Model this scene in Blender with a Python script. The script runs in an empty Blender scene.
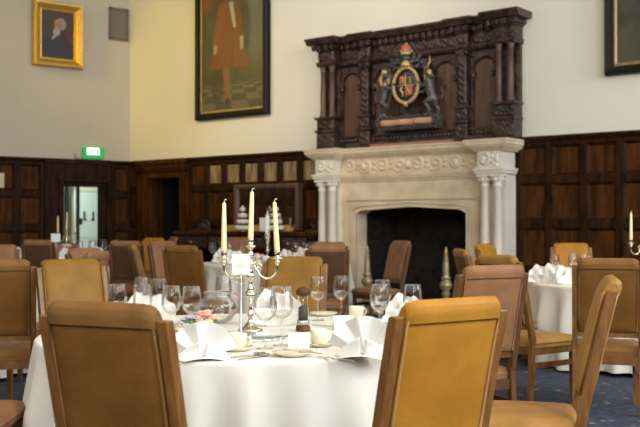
import bpy, bmesh, math, random
from mathutils import Vector, Matrix, Euler, noise
SC = bpy.context.scene
COL = SC.collection
PI = math.pi
random.seed(7)

# ------------------------------------------------------------------ camera
CAM_H = 1.33
cd = bpy.data.cameras.new('camera')
cam = bpy.data.objects.new('camera', cd); COL.objects.link(cam)
cam.location = (0, 0, CAM_H)
cam.rotation_euler = (math.radians(90 + 0.51), 0, 0)
cd.sensor_width = 36; cd.lens = 36 * 950 / 640
cd.dof.use_dof = True; cd.dof.focus_distance = 4.6; cd.dof.aperture_fstop = 4.0
cd.clip_end = 200
SC.camera = cam

# ------------------------------------------------------------------ room frame
CX, CY = -3.64, 18.2                      # the corner of the two walls in view
EX, EY = .777, -.629                      # along the chimney wall, corner -> right
AM = math.atan2(EY, EX)                   # chimney wall: local x along it, -y into the room
AL = math.atan2(.596, .803)               # left wall: local x towards the corner, -y into the room
def MW(u, p=0, z=0): return Vector((CX + EX*u - .629*p, CY + EY*u - .777*p, z))
def LW(v, p=0, z=0): return Vector((CX - .803*v + .596*p, CY - .596*v - .803*p, z))

# ------------------------------------------------------------------ world, light, exposure
w = bpy.data.worlds.new('daylight'); SC.world = w; w.use_nodes = True
bg = w.node_tree.nodes['Background']; bg.inputs[0].default_value = (.80, .90, 1, 1); bg.inputs[1].default_value = .8
def area(name, loc, target, sx, sy, power, col):
    d = bpy.data.lights.new(name, 'AREA'); d.shape = 'RECTANGLE'; d.size = sx; d.size_y = sy
    d.energy = power; d.color = col
    o = bpy.data.objects.new(name, d); COL.objects.link(o); o.location = loc
    o.rotation_euler = (Vector(target) - Vector(loc)).to_track_quat('-Z', 'Y').to_euler()
    return o
def point(name, loc, power, col, r=.15):
    d = bpy.data.lights.new(name, 'POINT'); d.energy = power; d.color = col; d.shadow_soft_size = r
    o = bpy.data.objects.new(name, d); COL.objects.link(o); o.location = loc; return o
def spot(name, loc, target, power, col, ang, blend=.8, r=.2):
    d = bpy.data.lights.new(name, 'SPOT'); d.energy = power; d.color = col; d.spot_size = math.radians(ang); d.spot_blend = blend; d.shadow_soft_size = r
    o = bpy.data.objects.new(name, d); COL.objects.link(o); o.location = loc
    o.rotation_euler = (Vector(target) - Vector(loc)).to_track_quat('-Z', 'Y').to_euler(); return o
DAY = (.90, .95, 1.0); WARM = (1.0, .72, .36); MILD = (1.0, .86, .64)
# tall windows of the right-hand wall (u = 18)
for i, p in enumerate((2.6, 6.4, 10.2, 14.0)):
    area('window_daylight', MW(17.9, p, 4.5), MW(0, p, 3.2), 1.9, 4.0, 250, DAY)
# tall windows of the wall behind the camera (p = 16)
for i, u in enumerate((2.5, 6.5, 10.5, 14.5)):
    area('window_daylight', MW(u, 15.85, 4.6), MW(u, 0, 2.6), 1.9, 3.8, (2, 32, 75, 80)[i], (1, .96, .88))
point('hanging_lamp_light', (.3, 4.0, 4.2), 62, WARM, .3)
point('hanging_lamp_light', (-2.2, 9.0, 4.9), 25, WARM, .3)
point('hanging_lamp_light', (3.4, 7.4, 4.7), 15, MILD, .3)
spot('picture_spot', LW(6.4, 1.6, 5.6), MW(1.5, 0, 3.9), 640, (1, .69, .0), 46, .9, .3)
spot('wall_fill_spot', MW(6.2, 7.5, 6.6), MW(4.9, 0, 4.0), 900, (1, .90, .74), 50, 1, .4)  # added fill with no known fitting, brightens the middle of the chimney wall
SC.view_settings.view_transform = 'Standard'
SC.view_settings.look = 'None'
SC.view_settings.exposure = 0.22
SC.view_settings.gamma = 1
SC.view_settings.use_curve_mapping = False
SC.cycles.max_bounces = 10; SC.cycles.diffuse_bounces = 4; SC.cycles.glossy_bounces = 4
SC.cycles.transparent_max_bounces = 32; SC.cycles.transmission_bounces = 8
SC.cycles.caustics_reflective = False; SC.cycles.caustics_refractive = False
SC.cycles.sample_clamp_indirect = 6

# ------------------------------------------------------------------ materials
M = {}
def mat(name, col, rough=.6, metal=0, spec=.5, noise_amt=0, noise_scale=8, col2=None, bump=0, bump_scale=60, stretch=(1, 1, 1), sheen=0, coat=0, sss=0):
    m = bpy.data.materials.new(name); m.use_nodes = True
    nt = m.node_tree; b = nt.nodes['Principled BSDF']
    b.inputs['Base Color'].default_value = (*col, 1); b.inputs['Roughness'].default_value = rough
    b.inputs['Metallic'].default_value = metal; b.inputs['Specular IOR Level'].default_value = spec
    if sheen: b.inputs['Sheen Weight'].default_value = sheen
    if coat: b.inputs['Coat Weight'].default_value = coat; b.inputs['Coat Roughness'].default_value = .25
    if sss:
        b.inputs['Subsurface Weight'].default_value = sss; b.inputs['Subsurface Radius'].default_value = (.02, .015, .008); b.inputs['Subsurface Scale'].default_value = .5
    tc = nt.nodes.new('ShaderNodeTexCoord'); mp = nt.nodes.new('ShaderNodeMapping'); mp.inputs['Scale'].default_value = stretch
    nt.links.new(tc.outputs['Object'], mp.inputs['Vector'])
    if col2:
        n = nt.nodes.new('ShaderNodeTexNoise'); n.inputs['Scale'].default_value = noise_scale; n.inputs['Detail'].default_value = 5
        nt.links.new(mp.outputs[0], n.inputs['Vector'])
        r = nt.nodes.new('ShaderNodeValToRGB'); r.color_ramp.elements[0].position = .35; r.color_ramp.elements[1].position = .68
        r.color_ramp.elements[0].color = (*col, 1); r.color_ramp.elements[1].color = (*col2, 1)
        nt.links.new(n.outputs['Fac'], r.inputs[0]); nt.links.new(r.outputs[0], b.inputs['Base Color'])
    if bump:
        n2 = nt.nodes.new('ShaderNodeTexNoise'); n2.inputs['Scale'].default_value = bump_scale; n2.inputs['Detail'].default_value = 4
        nt.links.new(mp.outputs[0], n2.inputs['Vector'])
        bp = nt.nodes.new('ShaderNodeBump'); bp.inputs['Strength'].default_value = bump; bp.inputs['Distance'].default_value = .02
        nt.links.new(n2.outputs['Fac'], bp.inputs['Height']); nt.links.new(bp.outputs[0], b.inputs['Normal'])
    M[name] = m
    return m
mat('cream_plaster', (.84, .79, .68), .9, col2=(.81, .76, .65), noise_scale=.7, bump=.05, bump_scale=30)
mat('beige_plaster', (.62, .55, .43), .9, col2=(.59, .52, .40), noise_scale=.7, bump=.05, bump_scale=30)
mat('ceiling_plaster', (.80, .77, .70), .9)
mat('oak_dark', (.014, .0048, .0010), .55, spec=.10, col2=(.050, .017, .0040), noise_scale=5, stretch=(3, 3, .5), bump=.15, bump_scale=18)
mat('oak_panel', (.030, .0105, .0018), .55, spec=.10, col2=(.105, .036, .0080), noise_scale=4, stretch=(3, 3, .5), bump=.15, bump_scale=18)
mat('oak_glare', (.13, .075, .030), .5, col2=(.40, .285, .16), noise_scale=6, stretch=(3, 3, .5), bump=.15, bump_scale=18)  # paler oak: glare on the panelling put into the colour
mat('oak_carved', (.014, .0065, .0038), .36, spec=.5, col2=(.085, .045, .030), noise_scale=9, bump=.3, bump_scale=45)
mat('oak_niche', (.075, .036, .021), .5, col2=(.145, .080, .050), noise_scale=4, stretch=(4, 4, .5))
mat('oak_strip', (.30, .15, .10), .5, col2=(.36, .19, .13), noise_scale=4, stretch=(.5, 4, 4))
mat('stone', (.62, .485, .32), .85, col2=(.78, .645, .47), noise_scale=3.5, bump=.25, bump_scale=40)
mat('stone_pale', (.70, .63, .52), .85, col2=(.78, .72, .62), noise_scale=3.5, bump=.25, bump_scale=40)
mat('soot_brick', (.006, .0045, .0035), .95, col2=(.026, .018, .013), noise_scale=9, bump=.6, bump_scale=25)
mat('gilt', (.72, .45, .10), .42, metal=.65, col2=(.56, .33, .07), noise_scale=20, bump=.2, bump_scale=70)
mat('gilt_dull', (.42, .30, .14), .5, metal=.3, col2=(.28, .19, .09), noise_scale=30)
mat('black_frame', (.012, .009, .006), .5, spec=.2, bump=.1)
mat('leather_tan', (.30, .160, .034), .42, spec=.15, col2=(.43, .215, .070), noise_scale=7, bump=.12, bump_scale=140)
mat('leather_mustard', (.37, .163, .018), .42, spec=.15, col2=(.47, .215, .028), noise_scale=7, bump=.12, bump_scale=140)
mat('leather_umber', (.185, .088, .024), .45, spec=.15, col2=(.245, .120, .036), noise_scale=7, bump=.12, bump_scale=140)
mat('leather_olive', (.215, .108, .017), .45, spec=.15, col2=(.275, .140, .026), noise_scale=7, bump=.12, bump_scale=140)
mat('leather_brown', (.155, .068, .015), .5, spec=.15, col2=(.215, .098, .024), noise_scale=7, bump=.12, bump_scale=140)
mat('leather_rose', (.235, .113, .052), .45, spec=.15, col2=(.31, .155, .075), noise_scale=7, bump=.12, bump_scale=140)
mat('leather_dark', (.085, .042, .022), .5, spec=.15, col2=(.115, .058, .030), noise_scale=7, bump=.12, bump_scale=140)
mat('piping_tan', (.45, .24, .08), .4)
mat('chair_wood', (.15, .060, .013), .38, col2=(.26, .115, .028), noise_scale=14, stretch=(3, 3, .4))
mat('chair_wood_dark', (.085, .036, .012), .38, col2=(.15, .066, .022), noise_scale=14, stretch=(3, 3, .4))
mat('linen', (.78, .74, .655), .8, sheen=.2, bump=.06, bump_scale=260)
mat('linen_napkin', (.82, .80, .75), .75, sheen=.2, bump=.05, bump_scale=260)
mat('china', (.80, .73, .54), .18, coat=.4)
mat('card_white', (.92, .90, .86), .7)
mat('card_cream', (.93, .88, .74), .7)
mat('ink_red', (.75, .35, .32), .7)
mat('ink_grey', (.45, .38, .40), .7)
mat('silver', (.74, .65, .50), .13, metal=1)
mat('steel', (.50, .48, .45), .22, metal=1)
mat('pewter', (.45, .45, .46), .4, metal=1)
mat('wax', (.90, .80, .46), .45, sss=.35)
mat('wax_white', (.90, .88, .78), .45, sss=.3)
mat('wick', (.85, .80, .66), .8)
mat('pepper_wood', (.070, .030, .009), .5, spec=.2, col2=(.13, .058, .018), noise_scale=20)
mat('peppercorn', (.025, .02, .018), .7, col2=(.10, .08, .06), noise_scale=220)
mat('petal_pink', (.85, .34, .27), .6, col2=(.90, .55, .42), noise_scale=40)
mat('petal_yellow', (.85, .68, .30), .6)
mat('petal_lilac', (.66, .55, .70), .6)
mat('leaf', (.12, .20, .07), .6)
mat('wicker', (.32, .17, .11), .7, bump=.6, bump_scale=90)
mat('brass', (.50, .42, .24), .45, metal=.55, col2=(.30, .24, .12), noise_scale=14)
mat('black_paint', (.018, .016, .016), .4)
mat('grey_paint', (.020, .019, .019), .38, col2=(.13, .12, .11), noise_scale=25)
mat('red_paint', (.50, .085, .060), .5, col2=(.42, .13, .09), noise_scale=20)
mat('ribbon_red', (.60, .22, .15), .55, col2=(.62, .33, .22), noise_scale=60)
mat('blue_paint', (.035, .032, .045), .5)
mat('gold_paint', (.66, .47, .20), .45, metal=.25, col2=(.50, .34, .14), noise_scale=30)
mat('light_oak', (.52, .33, .11), .45, col2=(.60, .40, .15), noise_scale=8, stretch=(1, 6, 6))
mat('vent_paint', (.17, .13, .10), .6)
mat('vent_light', (.23, .185, .15), .6)
mat('switch_plate', (.62, .52, .40), .5)
mat('sign_green', (.02, .42, .10), .5)
mat('corridor_wall', (.22, .22, .13), .8)
mat('door_paint', (.66, .74, .66), .5)
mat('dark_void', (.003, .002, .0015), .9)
mat('cake_icing', (.80, .72, .66), .7, col2=(.70, .56, .50), noise_scale=60)
mat('red_bead', (.70, .10, .08), .4)
def glass(name, tint=(1, 1, 1), base=.03):
    m = bpy.data.materials.new(name); m.use_nodes = True; nt = m.node_tree
    nt.nodes.remove(nt.nodes['Principled BSDF']); out = nt.nodes['Material Output']
    t = nt.nodes.new('ShaderNodeBsdfTransparent'); t.inputs[0].default_value = (*tint, 1)
    g = nt.nodes.new('ShaderNodeBsdfGlossy'); g.inputs['Roughness'].default_value = .03; g.inputs[0].default_value = (1, 1, 1, 1)
    lw = nt.nodes.new('ShaderNodeLayerWeight'); lw.inputs[0].default_value = .25
    ma = nt.nodes.new('ShaderNodeMath'); ma.operation = 'MULTIPLY_ADD'; ma.inputs[1].default_value = .60; ma.inputs[2].default_value = base
    nt.links.new(lw.outputs['Fresnel'], ma.inputs[0])
    mx = nt.nodes.new('ShaderNodeMixShader'); nt.links.new(ma.outputs[0], mx.inputs[0])
    nt.links.new(t.outputs[0], mx.inputs[1]); nt.links.new(g.outputs[0], mx.inputs[2]); nt.links.new(mx.outputs[0], out.inputs[0])
    M[name] = m
glass('clear_glass', (.99, .99, .985), .02); glass('pane_glass', (.95, .97, .96), .02)
def emis(name, col, s):
    m = bpy.data.materials.new(name); m.use_nodes = True; b = m.node_tree.nodes['Principled BSDF']
    b.inputs['Base Color'].default_value = (*col, 1); b.inputs['Emission Color'].default_value = (*col, 1); b.inputs['Emission Strength'].default_value = s
    M[name] = m
emis('sign_lit_green', (.03, .36, .10), .45); emis('sign_lit_white', (.85, 1, .85), 1.3); emis('lamp_lit', (.9, 1, .8), 2.0); emis('bulb_lit', (1, .8, .5), 6)
# mirror
mat('mirror_glass', (.72, .70, .66), .04, metal=1)
mat('disc_mirror', (.82, .88, .86), .03, metal=1)
# carpet
m = mat('carpet', (.045, .06, .105), .95)
nt = m.node_tree; b = nt.nodes['Principled BSDF']
tc = nt.nodes.new('ShaderNodeTexCoord')
vo = nt.nodes.new('ShaderNodeTexVoronoi'); vo.inputs['Scale'].default_value = 7; nt.links.new(tc.outputs['Object'], vo.inputs['Vector'])
r1 = nt.nodes.new('ShaderNodeValToRGB'); r1.color_ramp.elements[0].position = .10; r1.color_ramp.elements[1].position = .2
r1.color_ramp.elements[0].color = (.27, .24, .19, 1); r1.color_ramp.elements[1].color = (.038, .046, .076, 1)
nt.links.new(vo.outputs['Distance'], r1.inputs[0])
no = nt.nodes.new('ShaderNodeTexNoise'); no.inputs['Scale'].default_value = 14; no.inputs['Detail'].default_value = 4; nt.links.new(tc.outputs['Object'], no.inputs['Vector'])
r2 = nt.nodes.new('ShaderNodeValToRGB'); r2.color_ramp.elements[0].position = .42; r2.color_ramp.elements[1].position = .6
r2.color_ramp.elements[0].color = (.6, .6, .7, 1); r2.color_ramp.elements[1].color = (1.25, 1.2, 1.15, 1)
nt.links.new(no.outputs['Fac'], r2.inputs[0])
mx = nt.nodes.new('ShaderNodeMixRGB'); mx.blend_type = 'MULTIPLY'; mx.inputs[0].default_value = 1
nt.links.new(r1.outputs[0], mx.inputs[1]); nt.links.new(r2.outputs[0], mx.inputs[2]); nt.links.new(mx.outputs[0], b.inputs['Base Color'])
# painted canvas reads the brush colours stored on its mesh
m = mat('oil_paint', (.5, .5, .5), .38, bump=.25, bump_scale=55)
at = m.node_tree.nodes.new('ShaderNodeVertexColor'); at.layer_name = 'paint'
m.node_tree.links.new(at.outputs['Color'], m.node_tree.nodes['Principled BSDF'].inputs['Base Color'])

# ------------------------------------------------------------------ mesh helper
class MB:
    def __init__(s): s.bm = bmesh.new(); s.mi = 0
    def _tag(s, f0):
        s.bm.faces.ensure_lookup_table()
        for f in s.bm.faces[f0:]: f.material_index = s.mi
    def box(s, x0, x1, y0, y1, z0, z1, bev=0, mtx=None):
        r = bmesh.ops.create_cube(s.bm, size=1)
        for v in r['verts']:
            v.co = Vector((x0 + (v.co.x+.5)*(x1-x0), y0 + (v.co.y+.5)*(y1-y0), z0 + (v.co.z+.5)*(z1-z0)))
        vs = r['verts']
        fs = set(f for v in vs for f in v.link_faces)
        for f in fs: f.material_index = s.mi
        if bev:
            es = list(set(e for v in vs for e in v.link_edges))
            rr = bmesh.ops.bevel(s.bm, geom=es, offset=bev, segments=2, affect='EDGES', profile=.5)
            for f in rr['faces']: f.material_index = s.mi
            vs = list(set(v for f in rr['faces'] for v in f.verts) | set(v for v in vs if v.is_valid))
        if mtx is not None:
            for v in vs: v.co = mtx @ v.co
        return vs
    def prism(s, pts, y0, y1, axis='y', smooth=False):
        # polygon pts in the (x,z) plane run along y; axis 'x': pts are (y,z) run along x; 'z': (x,y) along z
        def P(a, b, t):
            return {'y': (a, t, b), 'x': (t, a, b), 'z': (a, b, t)}[axis]
        va = [s.bm.verts.new(P(a, b, y0)) for a, b in pts]; vb = [s.bm.verts.new(P(a, b, y1)) for a, b in pts]
        fs = [s.bm.faces.new(va), s.bm.faces.new(vb[::-1])]
        n = len(pts)
        for i in range(n):
            f = s.bm.faces.new((va[i], vb[i], vb[(i+1) % n], va[(i+1) % n])); f.smooth = smooth; fs.append(f)
        for f in fs: f.material_index = s.mi
        return va + vb
    def lathe(s, prof, c=(0, 0, 0), n=20, cap=True, mtx=None):
        rings = []
        for r, z in prof:
            rings.append([s.bm.verts.new((c[0] + r*math.cos(2*PI*k/n), c[1] + r*math.sin(2*PI*k/n), c[2] + z)) for k in range(n)])
        for a, b in zip(rings, rings[1:]):
            for k in range(n):
                f = s.bm.faces.new((a[k], a[(k+1) % n], b[(k+1) % n], b[k])); f.smooth = True; f.material_index = s.mi
        if cap:
            if prof[0][0] > 1e-4:
                f = s.bm.faces.new(rings[0][::-1]); f.material_index = s.mi
            if prof[-1][0] > 1e-4:
                f = s.bm.faces.new(rings[-1]); f.material_index = s.mi
        vs = [v for r in rings for v in r]
        if mtx is not None:
            for v in vs: v.co = mtx @ v.co
        return vs
    def tube(s, pts, rad, n=8):
        pts = [Vector(p) for p in pts]; rings = []
        for i, p in enumerate(pts):
            d = (pts[min(i+1, len(pts)-1)] - pts[max(i-1, 0)]).normalized()
            a = d.cross(Vector((0, 1, 0)));
            if a.length < .1: a = d.cross(Vector((1, 0, 0)))
            a.normalize(); b = d.cross(a)
            r = rad[i] if isinstance(rad, (list, tuple)) else rad
            rings.append([s.bm.verts.new(p + a*r*math.cos(2*PI*k/n) + b*r*math.sin(2*PI*k/n)) for k in range(n)])
        for a, b in zip(rings, rings[1:]):
            for k in range(n):
                f = s.bm.faces.new((a[k], a[(k+1) % n], b[(k+1) % n], b[k])); f.smooth = True; f.material_index = s.mi
        for r in (rings[0][::-1], rings[-1]):
            f = s.bm.faces.new(r); f.material_index = s.mi
        return rings
    def ball(s, c, r, sx=1, sy=1, sz=1, u=12, v=8):
        rr = bmesh.ops.create_uvsphere(s.bm, u_segments=u, v_segments=v, radius=r)
        for q in rr['verts']: q.co = Vector((c[0] + q.co.x*sx, c[1] + q.co.y*sy, c[2] + q.co.z*sz))
        for f in set(f for q in rr['verts'] for f in q.link_faces): f.smooth = True; f.material_index = s.mi
        return rr['verts']
    def grid(s, fn, nu, nv, smooth=True, closed=False):
        vs = [[s.bm.verts.new(fn(i/nu, j/nv)) for j in range(nv+1)] for i in range(nu + (0 if closed else 1))]
        L = len(vs)
        for i in range(nu):
            for j in range(nv):
                f = s.bm.faces.new((vs[i][j], vs[(i+1) % L][j], vs[(i+1) % L][j+1], vs[i][j+1])); f.smooth = smooth; f.material_index = s.mi
        return vs
    def build(s, name, mats, parent=None, loc=None, rz=None, recalc=True):
        if recalc: bmesh.ops.recalc_face_normals(s.bm, faces=s.bm.faces[:])
        me = bpy.data.meshes.new(name); s.bm.to_mesh(me); s.bm.free()
        for q in ([mats] if isinstance(mats, str) else mats): me.materials.append(M[q])
        o = bpy.data.objects.new(name, me); COL.objects.link(o)
        if parent: o.parent = parent
        if loc is not None: o.location = loc
        if rz is not None: o.rotation_euler = (0, 0, rz)
        return o
def empty(name, loc=(0, 0, 0), rz=0):
    o = bpy.data.objects.new(name, None); COL.objects.link(o); o.location = loc; o.rotation_euler = (0, 0, rz); o.empty_display_size = .1
    return o
def tag(o, label, cat, group=None, kind=None):
    if label: o['label'] = label
    if cat: o['category'] = cat
    if group: o['group'] = group
    if kind: o['kind'] = kind
    return o
def struct(o): o['kind'] = 'structure'; return o
KIDS = {}
def copy_tree(o, parent=None):
    c = o.copy(); COL.objects.link(c)
    if parent is not None: c.parent = parent
    for k in [q for q in bpy.data.objects if q.parent == o and q != c]: copy_tree(k, c)
    return c
def family(root):
    out = [root]
    for k in root.children: out += family(k)
    return out
def place(proto, state, loc, rz, label, group=None, scale=None):
    o = proto if not state.get(proto.name) else copy_tree(proto)
    state[proto.name] = True
    o.location = loc; o.rotation_euler = (0, 0, rz); o['label'] = label
    if proto.name.startswith('dining_chair'): o.scale = (1.07, 1, 1)
    if group: o['group'] = group
    if scale: o.scale = (scale,)*3
    return o
USED = {}
def seg(a, b, n): return [a + (b-a)*i/n for i in range(n+1)]

# ------------------------------------------------------------------ the room
CEIL = 7.6; WT = .3
A_, B_ = MW(0), MW(18); C_ = MW(18, 16); D_ = LW(16.5)
def slab(name, z0, z1, m):
    mb = MB(); pts = [(q.x, q.y) for q in (A_, B_, C_, D_)]
    c = sum((Vector(q) for q in pts), Vector((0, 0)))/4
    pts = [tuple(c + (Vector(q)-c)*1.03) for q in pts]
    mb.prism(pts, z0, z1, 'z'); return struct(mb.build(name, m))
slab('floor', -.1, 0, 'carpet'); slab('ceiling', CEIL, CEIL+.1, 'ceiling_plaster')
# chimney wall in view: plaster wall with the dark doorway near the corner
DW0, DW1, DH = .54, 1.42, 2.17
mb = MB()
mb.box(-.3, DW0, 0, WT, 0, CEIL); mb.box(DW1, 5.55, 0, WT, 0, CEIL); mb.box(7.60, 18.3, 0, WT, 0, CEIL)
mb.box(DW0, DW1, 0, WT, DH, CEIL); mb.box(5.55, 7.60, 0, WT, 1.6, CEIL)
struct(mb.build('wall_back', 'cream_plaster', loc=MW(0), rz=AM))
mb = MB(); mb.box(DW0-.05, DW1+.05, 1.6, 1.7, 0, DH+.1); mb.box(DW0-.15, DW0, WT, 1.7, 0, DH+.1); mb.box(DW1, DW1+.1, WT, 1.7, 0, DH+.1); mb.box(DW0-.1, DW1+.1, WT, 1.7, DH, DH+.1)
struct(mb.build('wall_passage', 'dark_void', loc=MW(0), rz=AM))  # near-black colour stands in for the darkness of the unlit passage
# left wall: doorway to the lit corridor (local x = -v)
LV0, LV1, LH = .50, 1.35, 2.02
mb = MB()
mb.box(-LV0, .1, 0, WT, 0, CEIL); mb.box(-16.6, -LV1, 0, WT, 0, CEIL); mb.box(-LV1, -LV0, 0, WT, LH, CEIL)
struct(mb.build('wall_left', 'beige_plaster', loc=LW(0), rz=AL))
# the two unseen walls, with window openings
def windowed(name, origin, rz, length, centres, wz0, wz1, hw, m):
    mb = MB(); xs = [0]
    for c in centres: xs += [c-hw, c+hw]
    xs.append(length)
    for i in range(0, len(xs), 2): mb.box(xs[i], xs[i+1], 0, WT, 0, CEIL)
    for c in centres: mb.box(c-hw, c+hw, 0, WT, 0, wz0); mb.box(c-hw, c+hw, 0, WT, wz1, CEIL)
    return struct(mb.build(name, m, loc=origin, rz=rz))
# right wall u = 18: local x runs into the room from the chimney wall
windowed('wall_right', MW(18), math.atan2(-.777, -.629), 16, (2.6, 6.4, 10.2, 14.0), 2.5, 6.6, 1.0, 'cream_plaster')
windowed('wall_front', MW(18, 16), math.atan2(.629, -.777), 21, (3.5, 7.5, 11.5, 15.5), 2.7, 6.6, 1.0, 'cream_plaster')
wn = 0
def window(loc, rz, w_, h_):
    global wn; wn += 1
    mb = MB(); t = .06
    mb.box(-w_/2, w_/2, 0, .08, 0, t); mb.box(-w_/2, w_/2, 0, .08, h_-t, h_); mb.box(-w_/2, -w_/2+t, 0, .08, 0, h_); mb.box(w_/2-t, w_/2, 0, .08, 0, h_)
    mb.box(-.03, .03, 0, .08, 0, h_)
    for k in range(1, 4): mb.box(-w_/2, w_/2, .01, .07, h_*k/4-.02, h_*k/4+.02)
    mb.mi = 1; mb.box(-w_/2, w_/2, .035, .045, 0, h_)
    struct(mb.build('window_%d' % wn, ['stone_pale', 'pane_glass'], loc=loc, rz=rz))
for p in (2.6, 6.4, 10.2, 14.0): window(MW(18.1, p, 2.5), math.atan2(-.777, -.629), 2.0, 4.1)
for u in (14.5, 10.5, 6.5, 2.5): window(MW(u, 16.1, 2.7), math.atan2(.629, -.777), 2.0, 3.9)
# dark panelling on the unseen walls, simple
mb = MB(); mb.box(0, 16, -.05, 0, 0, 2.3); struct(mb.build('trim_5', 'oak_dark', loc=MW(18), rz=math.atan2(-.777, -.629)))
mb = MB(); mb.box(0, 21, -.05, 0, 0, 2.3); struct(mb.build('trim_6', 'oak_dark', loc=MW(18, 16), rz=math.atan2(.629, -.777)))

# ------------------------------------------------------------------ panelling
def raised(mb, x0, x1, z0, z1, y=-.035):
    # a sunk field with bevelled edges between rails
    i = .035
    a = [(x0, y, z0), (x1, y, z0), (x1, y, z1), (x0, y, z1)]
    bq = [(x0+i, y+.025, z0+i), (x1-i, y+.025, z0+i), (x1-i, y+.025, z1-i), (x0+i, y+.025, z1-i)]
    va = [mb.bm.verts.new(q) for q in a]; vb = [mb.bm.verts.new(q) for q in bq]
    for k in range(4):
        f = mb.bm.faces.new((va[k], va[(k+1) % 4], vb[(k+1) % 4], vb[k])); f.material_index = 0
    f = mb.bm.faces.new(vb); f.material_index = mb.mi
def wainscot(name, xs, rails, hgt, origin, rz, glare=None, cap=True, mats=('oak_dark', 'oak_panel', 'oak_glare')):
    # xs: stile centre positions; rails: rail centre heights from floor up
    mb = MB(); sw, rw = .045, .05
    x0, x1 = xs[0], xs[-1]
    for x in xs: mb.box(x-sw, x+sw, -.05, 0, 0, hgt)
    zs = [.16] + list(rails) + [hgt-.06]
    mb.box(x0, x1, -.048, 0, 0, .2)
    for z in rails: mb.box(x0, x1, -.052, 0, z-rw, z+rw)
    mb.box(x0, x1, -.055, 0, hgt-.11, hgt)
    if cap:
        mb.prism([(-.10, hgt+.015), (-.10, hgt-.015), (-.075, hgt-.045), (-.05, hgt-.07), (0, hgt-.07), (0, hgt+.015)], x0-.02, x1+.02, 'x')
    for a, b_ in zip(xs, xs[1:]):
        for k in range(len(zs)-1):
            z0 = zs[k] + (.04 if k == 0 else rw); z1 = zs[k+1] - (rw if k < len(zs)-2 else .05)
            mb.mi = 1
            if glare and glare(.5*(a+b_), .5*(z0+z1)): mb.mi = 2
            raised(mb, a+sw, b_-sw, z0, z1)
    mb.mi = 0
    return struct(mb.build(name, list(mats), loc=origin, rz=rz, recalc=True))
H = 2.47
wainscot('trim_1', [0.0, .27], [1.30, 1.93], H, MW(0), AM)
wainscot('trim_2', [1.68] + [1.68 + .4325*k for k in range(1, 8)] + [5.0], [1.30, 1.93], H, MW(0), AM, glare=lambda x, z: x > 2.1 and z > 1.95)  # top row of fields gets the oak with painted glare
wainscot('trim_3', [8.19, 8.66] + [8.66 + .485*k for k in range(1, 20)], [.66, 1.30, 1.90], H, MW(0), AM)
# left wall panelling: local x = -v
wainscot('trim_4', [-9.4 + .6*k for k in range(0, 14)][:13] + [-1.72], [1.22, 1.84], H, LW(0), AL)
wainscot('trim_7', [-.38, 0.0], [1.22, 1.84], H, LW(0), AL)
# overdoor panel strips
mb = MB()
mb.box(.27, 1.68, -.05, 0, DH+.10, H); mb.box(.27, 1.68, -.10, 0, H-.06, H+.015); mb.prism([(-.16, DH+.17), (-.12, DH+.11), (-.06, DH+.06), (0, DH+.06), (0, DH+.17)], .25, 1.66, 'x')
mb.box(.27, DW0-.02, -.06, 0, 0, DH+.10); mb.box(DW1+.02, 1.68, -.06, 0, 0, DH+.10)
for q in (.33, .42, 1.48, 1.58): mb.box(q, q+.035, -.085, -.05, 0, DH+.06)
mb.box(DW0, DW0+.025, -.02, WT+.02, 0, DH); mb.box(DW1-.025, DW1, -.02, WT+.02, 0, DH); mb.box(DW0, DW1, -.02, WT+.02, DH-.025, DH); mb.box(DW0-.03, DW1+.03, -.06, 0, DH-.02, DH+.12)
struct(mb.build('trim_8', 'oak_panel', loc=MW(0), rz=AM))
mb = MB()
mb.box(-1.72, -.38, -.05, 0, LH+.07, H); mb.box(-1.72, -.38, -.10, 0, H-.06, H+.015)
for q in (-1.3, -.92, -.55): mb.box(q-.03, q+.03, -.065, -.04, LH+.1, H-.08)
mb.box(-1.72, -LV1-.0, -.05, 0, 0, LH+.07); mb.box(-LV0, -.38, -.05, 0, 0, LH+.07)
mb.prism([(-.10, LH+.09), (-.10, LH+.055), (-.06, LH+.02), (0, LH+.02), (0, LH+.09)], -LV1-.08, -LV0+.08, 'x')
mb.box(-LV1-.08, -LV1-.0, -.09, 0, 0, LH+.06); mb.box(-LV0, -LV0+.08, -.09, 0, 0, LH+.06)
mb.box(-LV0-.025, -LV0, -.02, WT+.02, 0, LH); mb.box(-LV1, -LV1+.025, -.02, WT+.02, 0, LH); mb.box(-LV1, -LV0, -.02, WT+.02, LH-.025, LH); mb.box(-LV1-.03, -LV0+.03, -.06, 0, LH-.02, LH+.10)
struct(mb.build('trim_9', 'oak_dark', loc=LW(0), rz=AL))

# corridor beyond the left doorway: walls, lamp and a pale glazed door
mb = MB(); mb.box(-3.2, 1.1, 2.6, 2.7, 0, 2.6); mb.box(1.0, 1.1, WT, 2.7, 0, 2.6); mb.box(-3.2, -3.1, WT, 2.7, 0, 2.6); mb.box(-3.2, 1.1, WT, 2.7, 2.5, 2.6); mb.box(.1, 1.1, WT, WT+.05, 0, 2.6)
struct(mb.build('wall_corridor', 'corridor_wall', loc=LW(0), rz=AL))
area('corridor_lamp', LW(.5, -1.3, 2.4), LW(.3, -1.9, 0), .9, .6, 20, (.84, 1, .88))
d = empty('door_1', LW(.16, -2.2), AL); struct(d)
mb = MB(); mb.box(-.02, .62, 0, .05, 0, 1.98); mb.box(-.0, .60, -.012, 0, .1, .9); mb.box(.0, .60, -.012, 0, 1.0, 1.9)
mb.build('door_leaf', 'door_paint', d)
mb = MB(); mb.box(-.09, -.02, -.03, .08, 0, 2.06); mb.box(.62, .69, -.03, .08, 0, 2.06); mb.box(-.09, .69, -.03, .08, 1.98, 2.06); mb.build('door_frame', 'stone_pale', d)
mb = MB(); mb.box(.13, .17, -.03, -.012, 1.38, 1.55); mb.box(.13, .20, -.03, -.012, 1.36, 1.39); mb.build('door_sign', 'black_paint', d)
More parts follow.
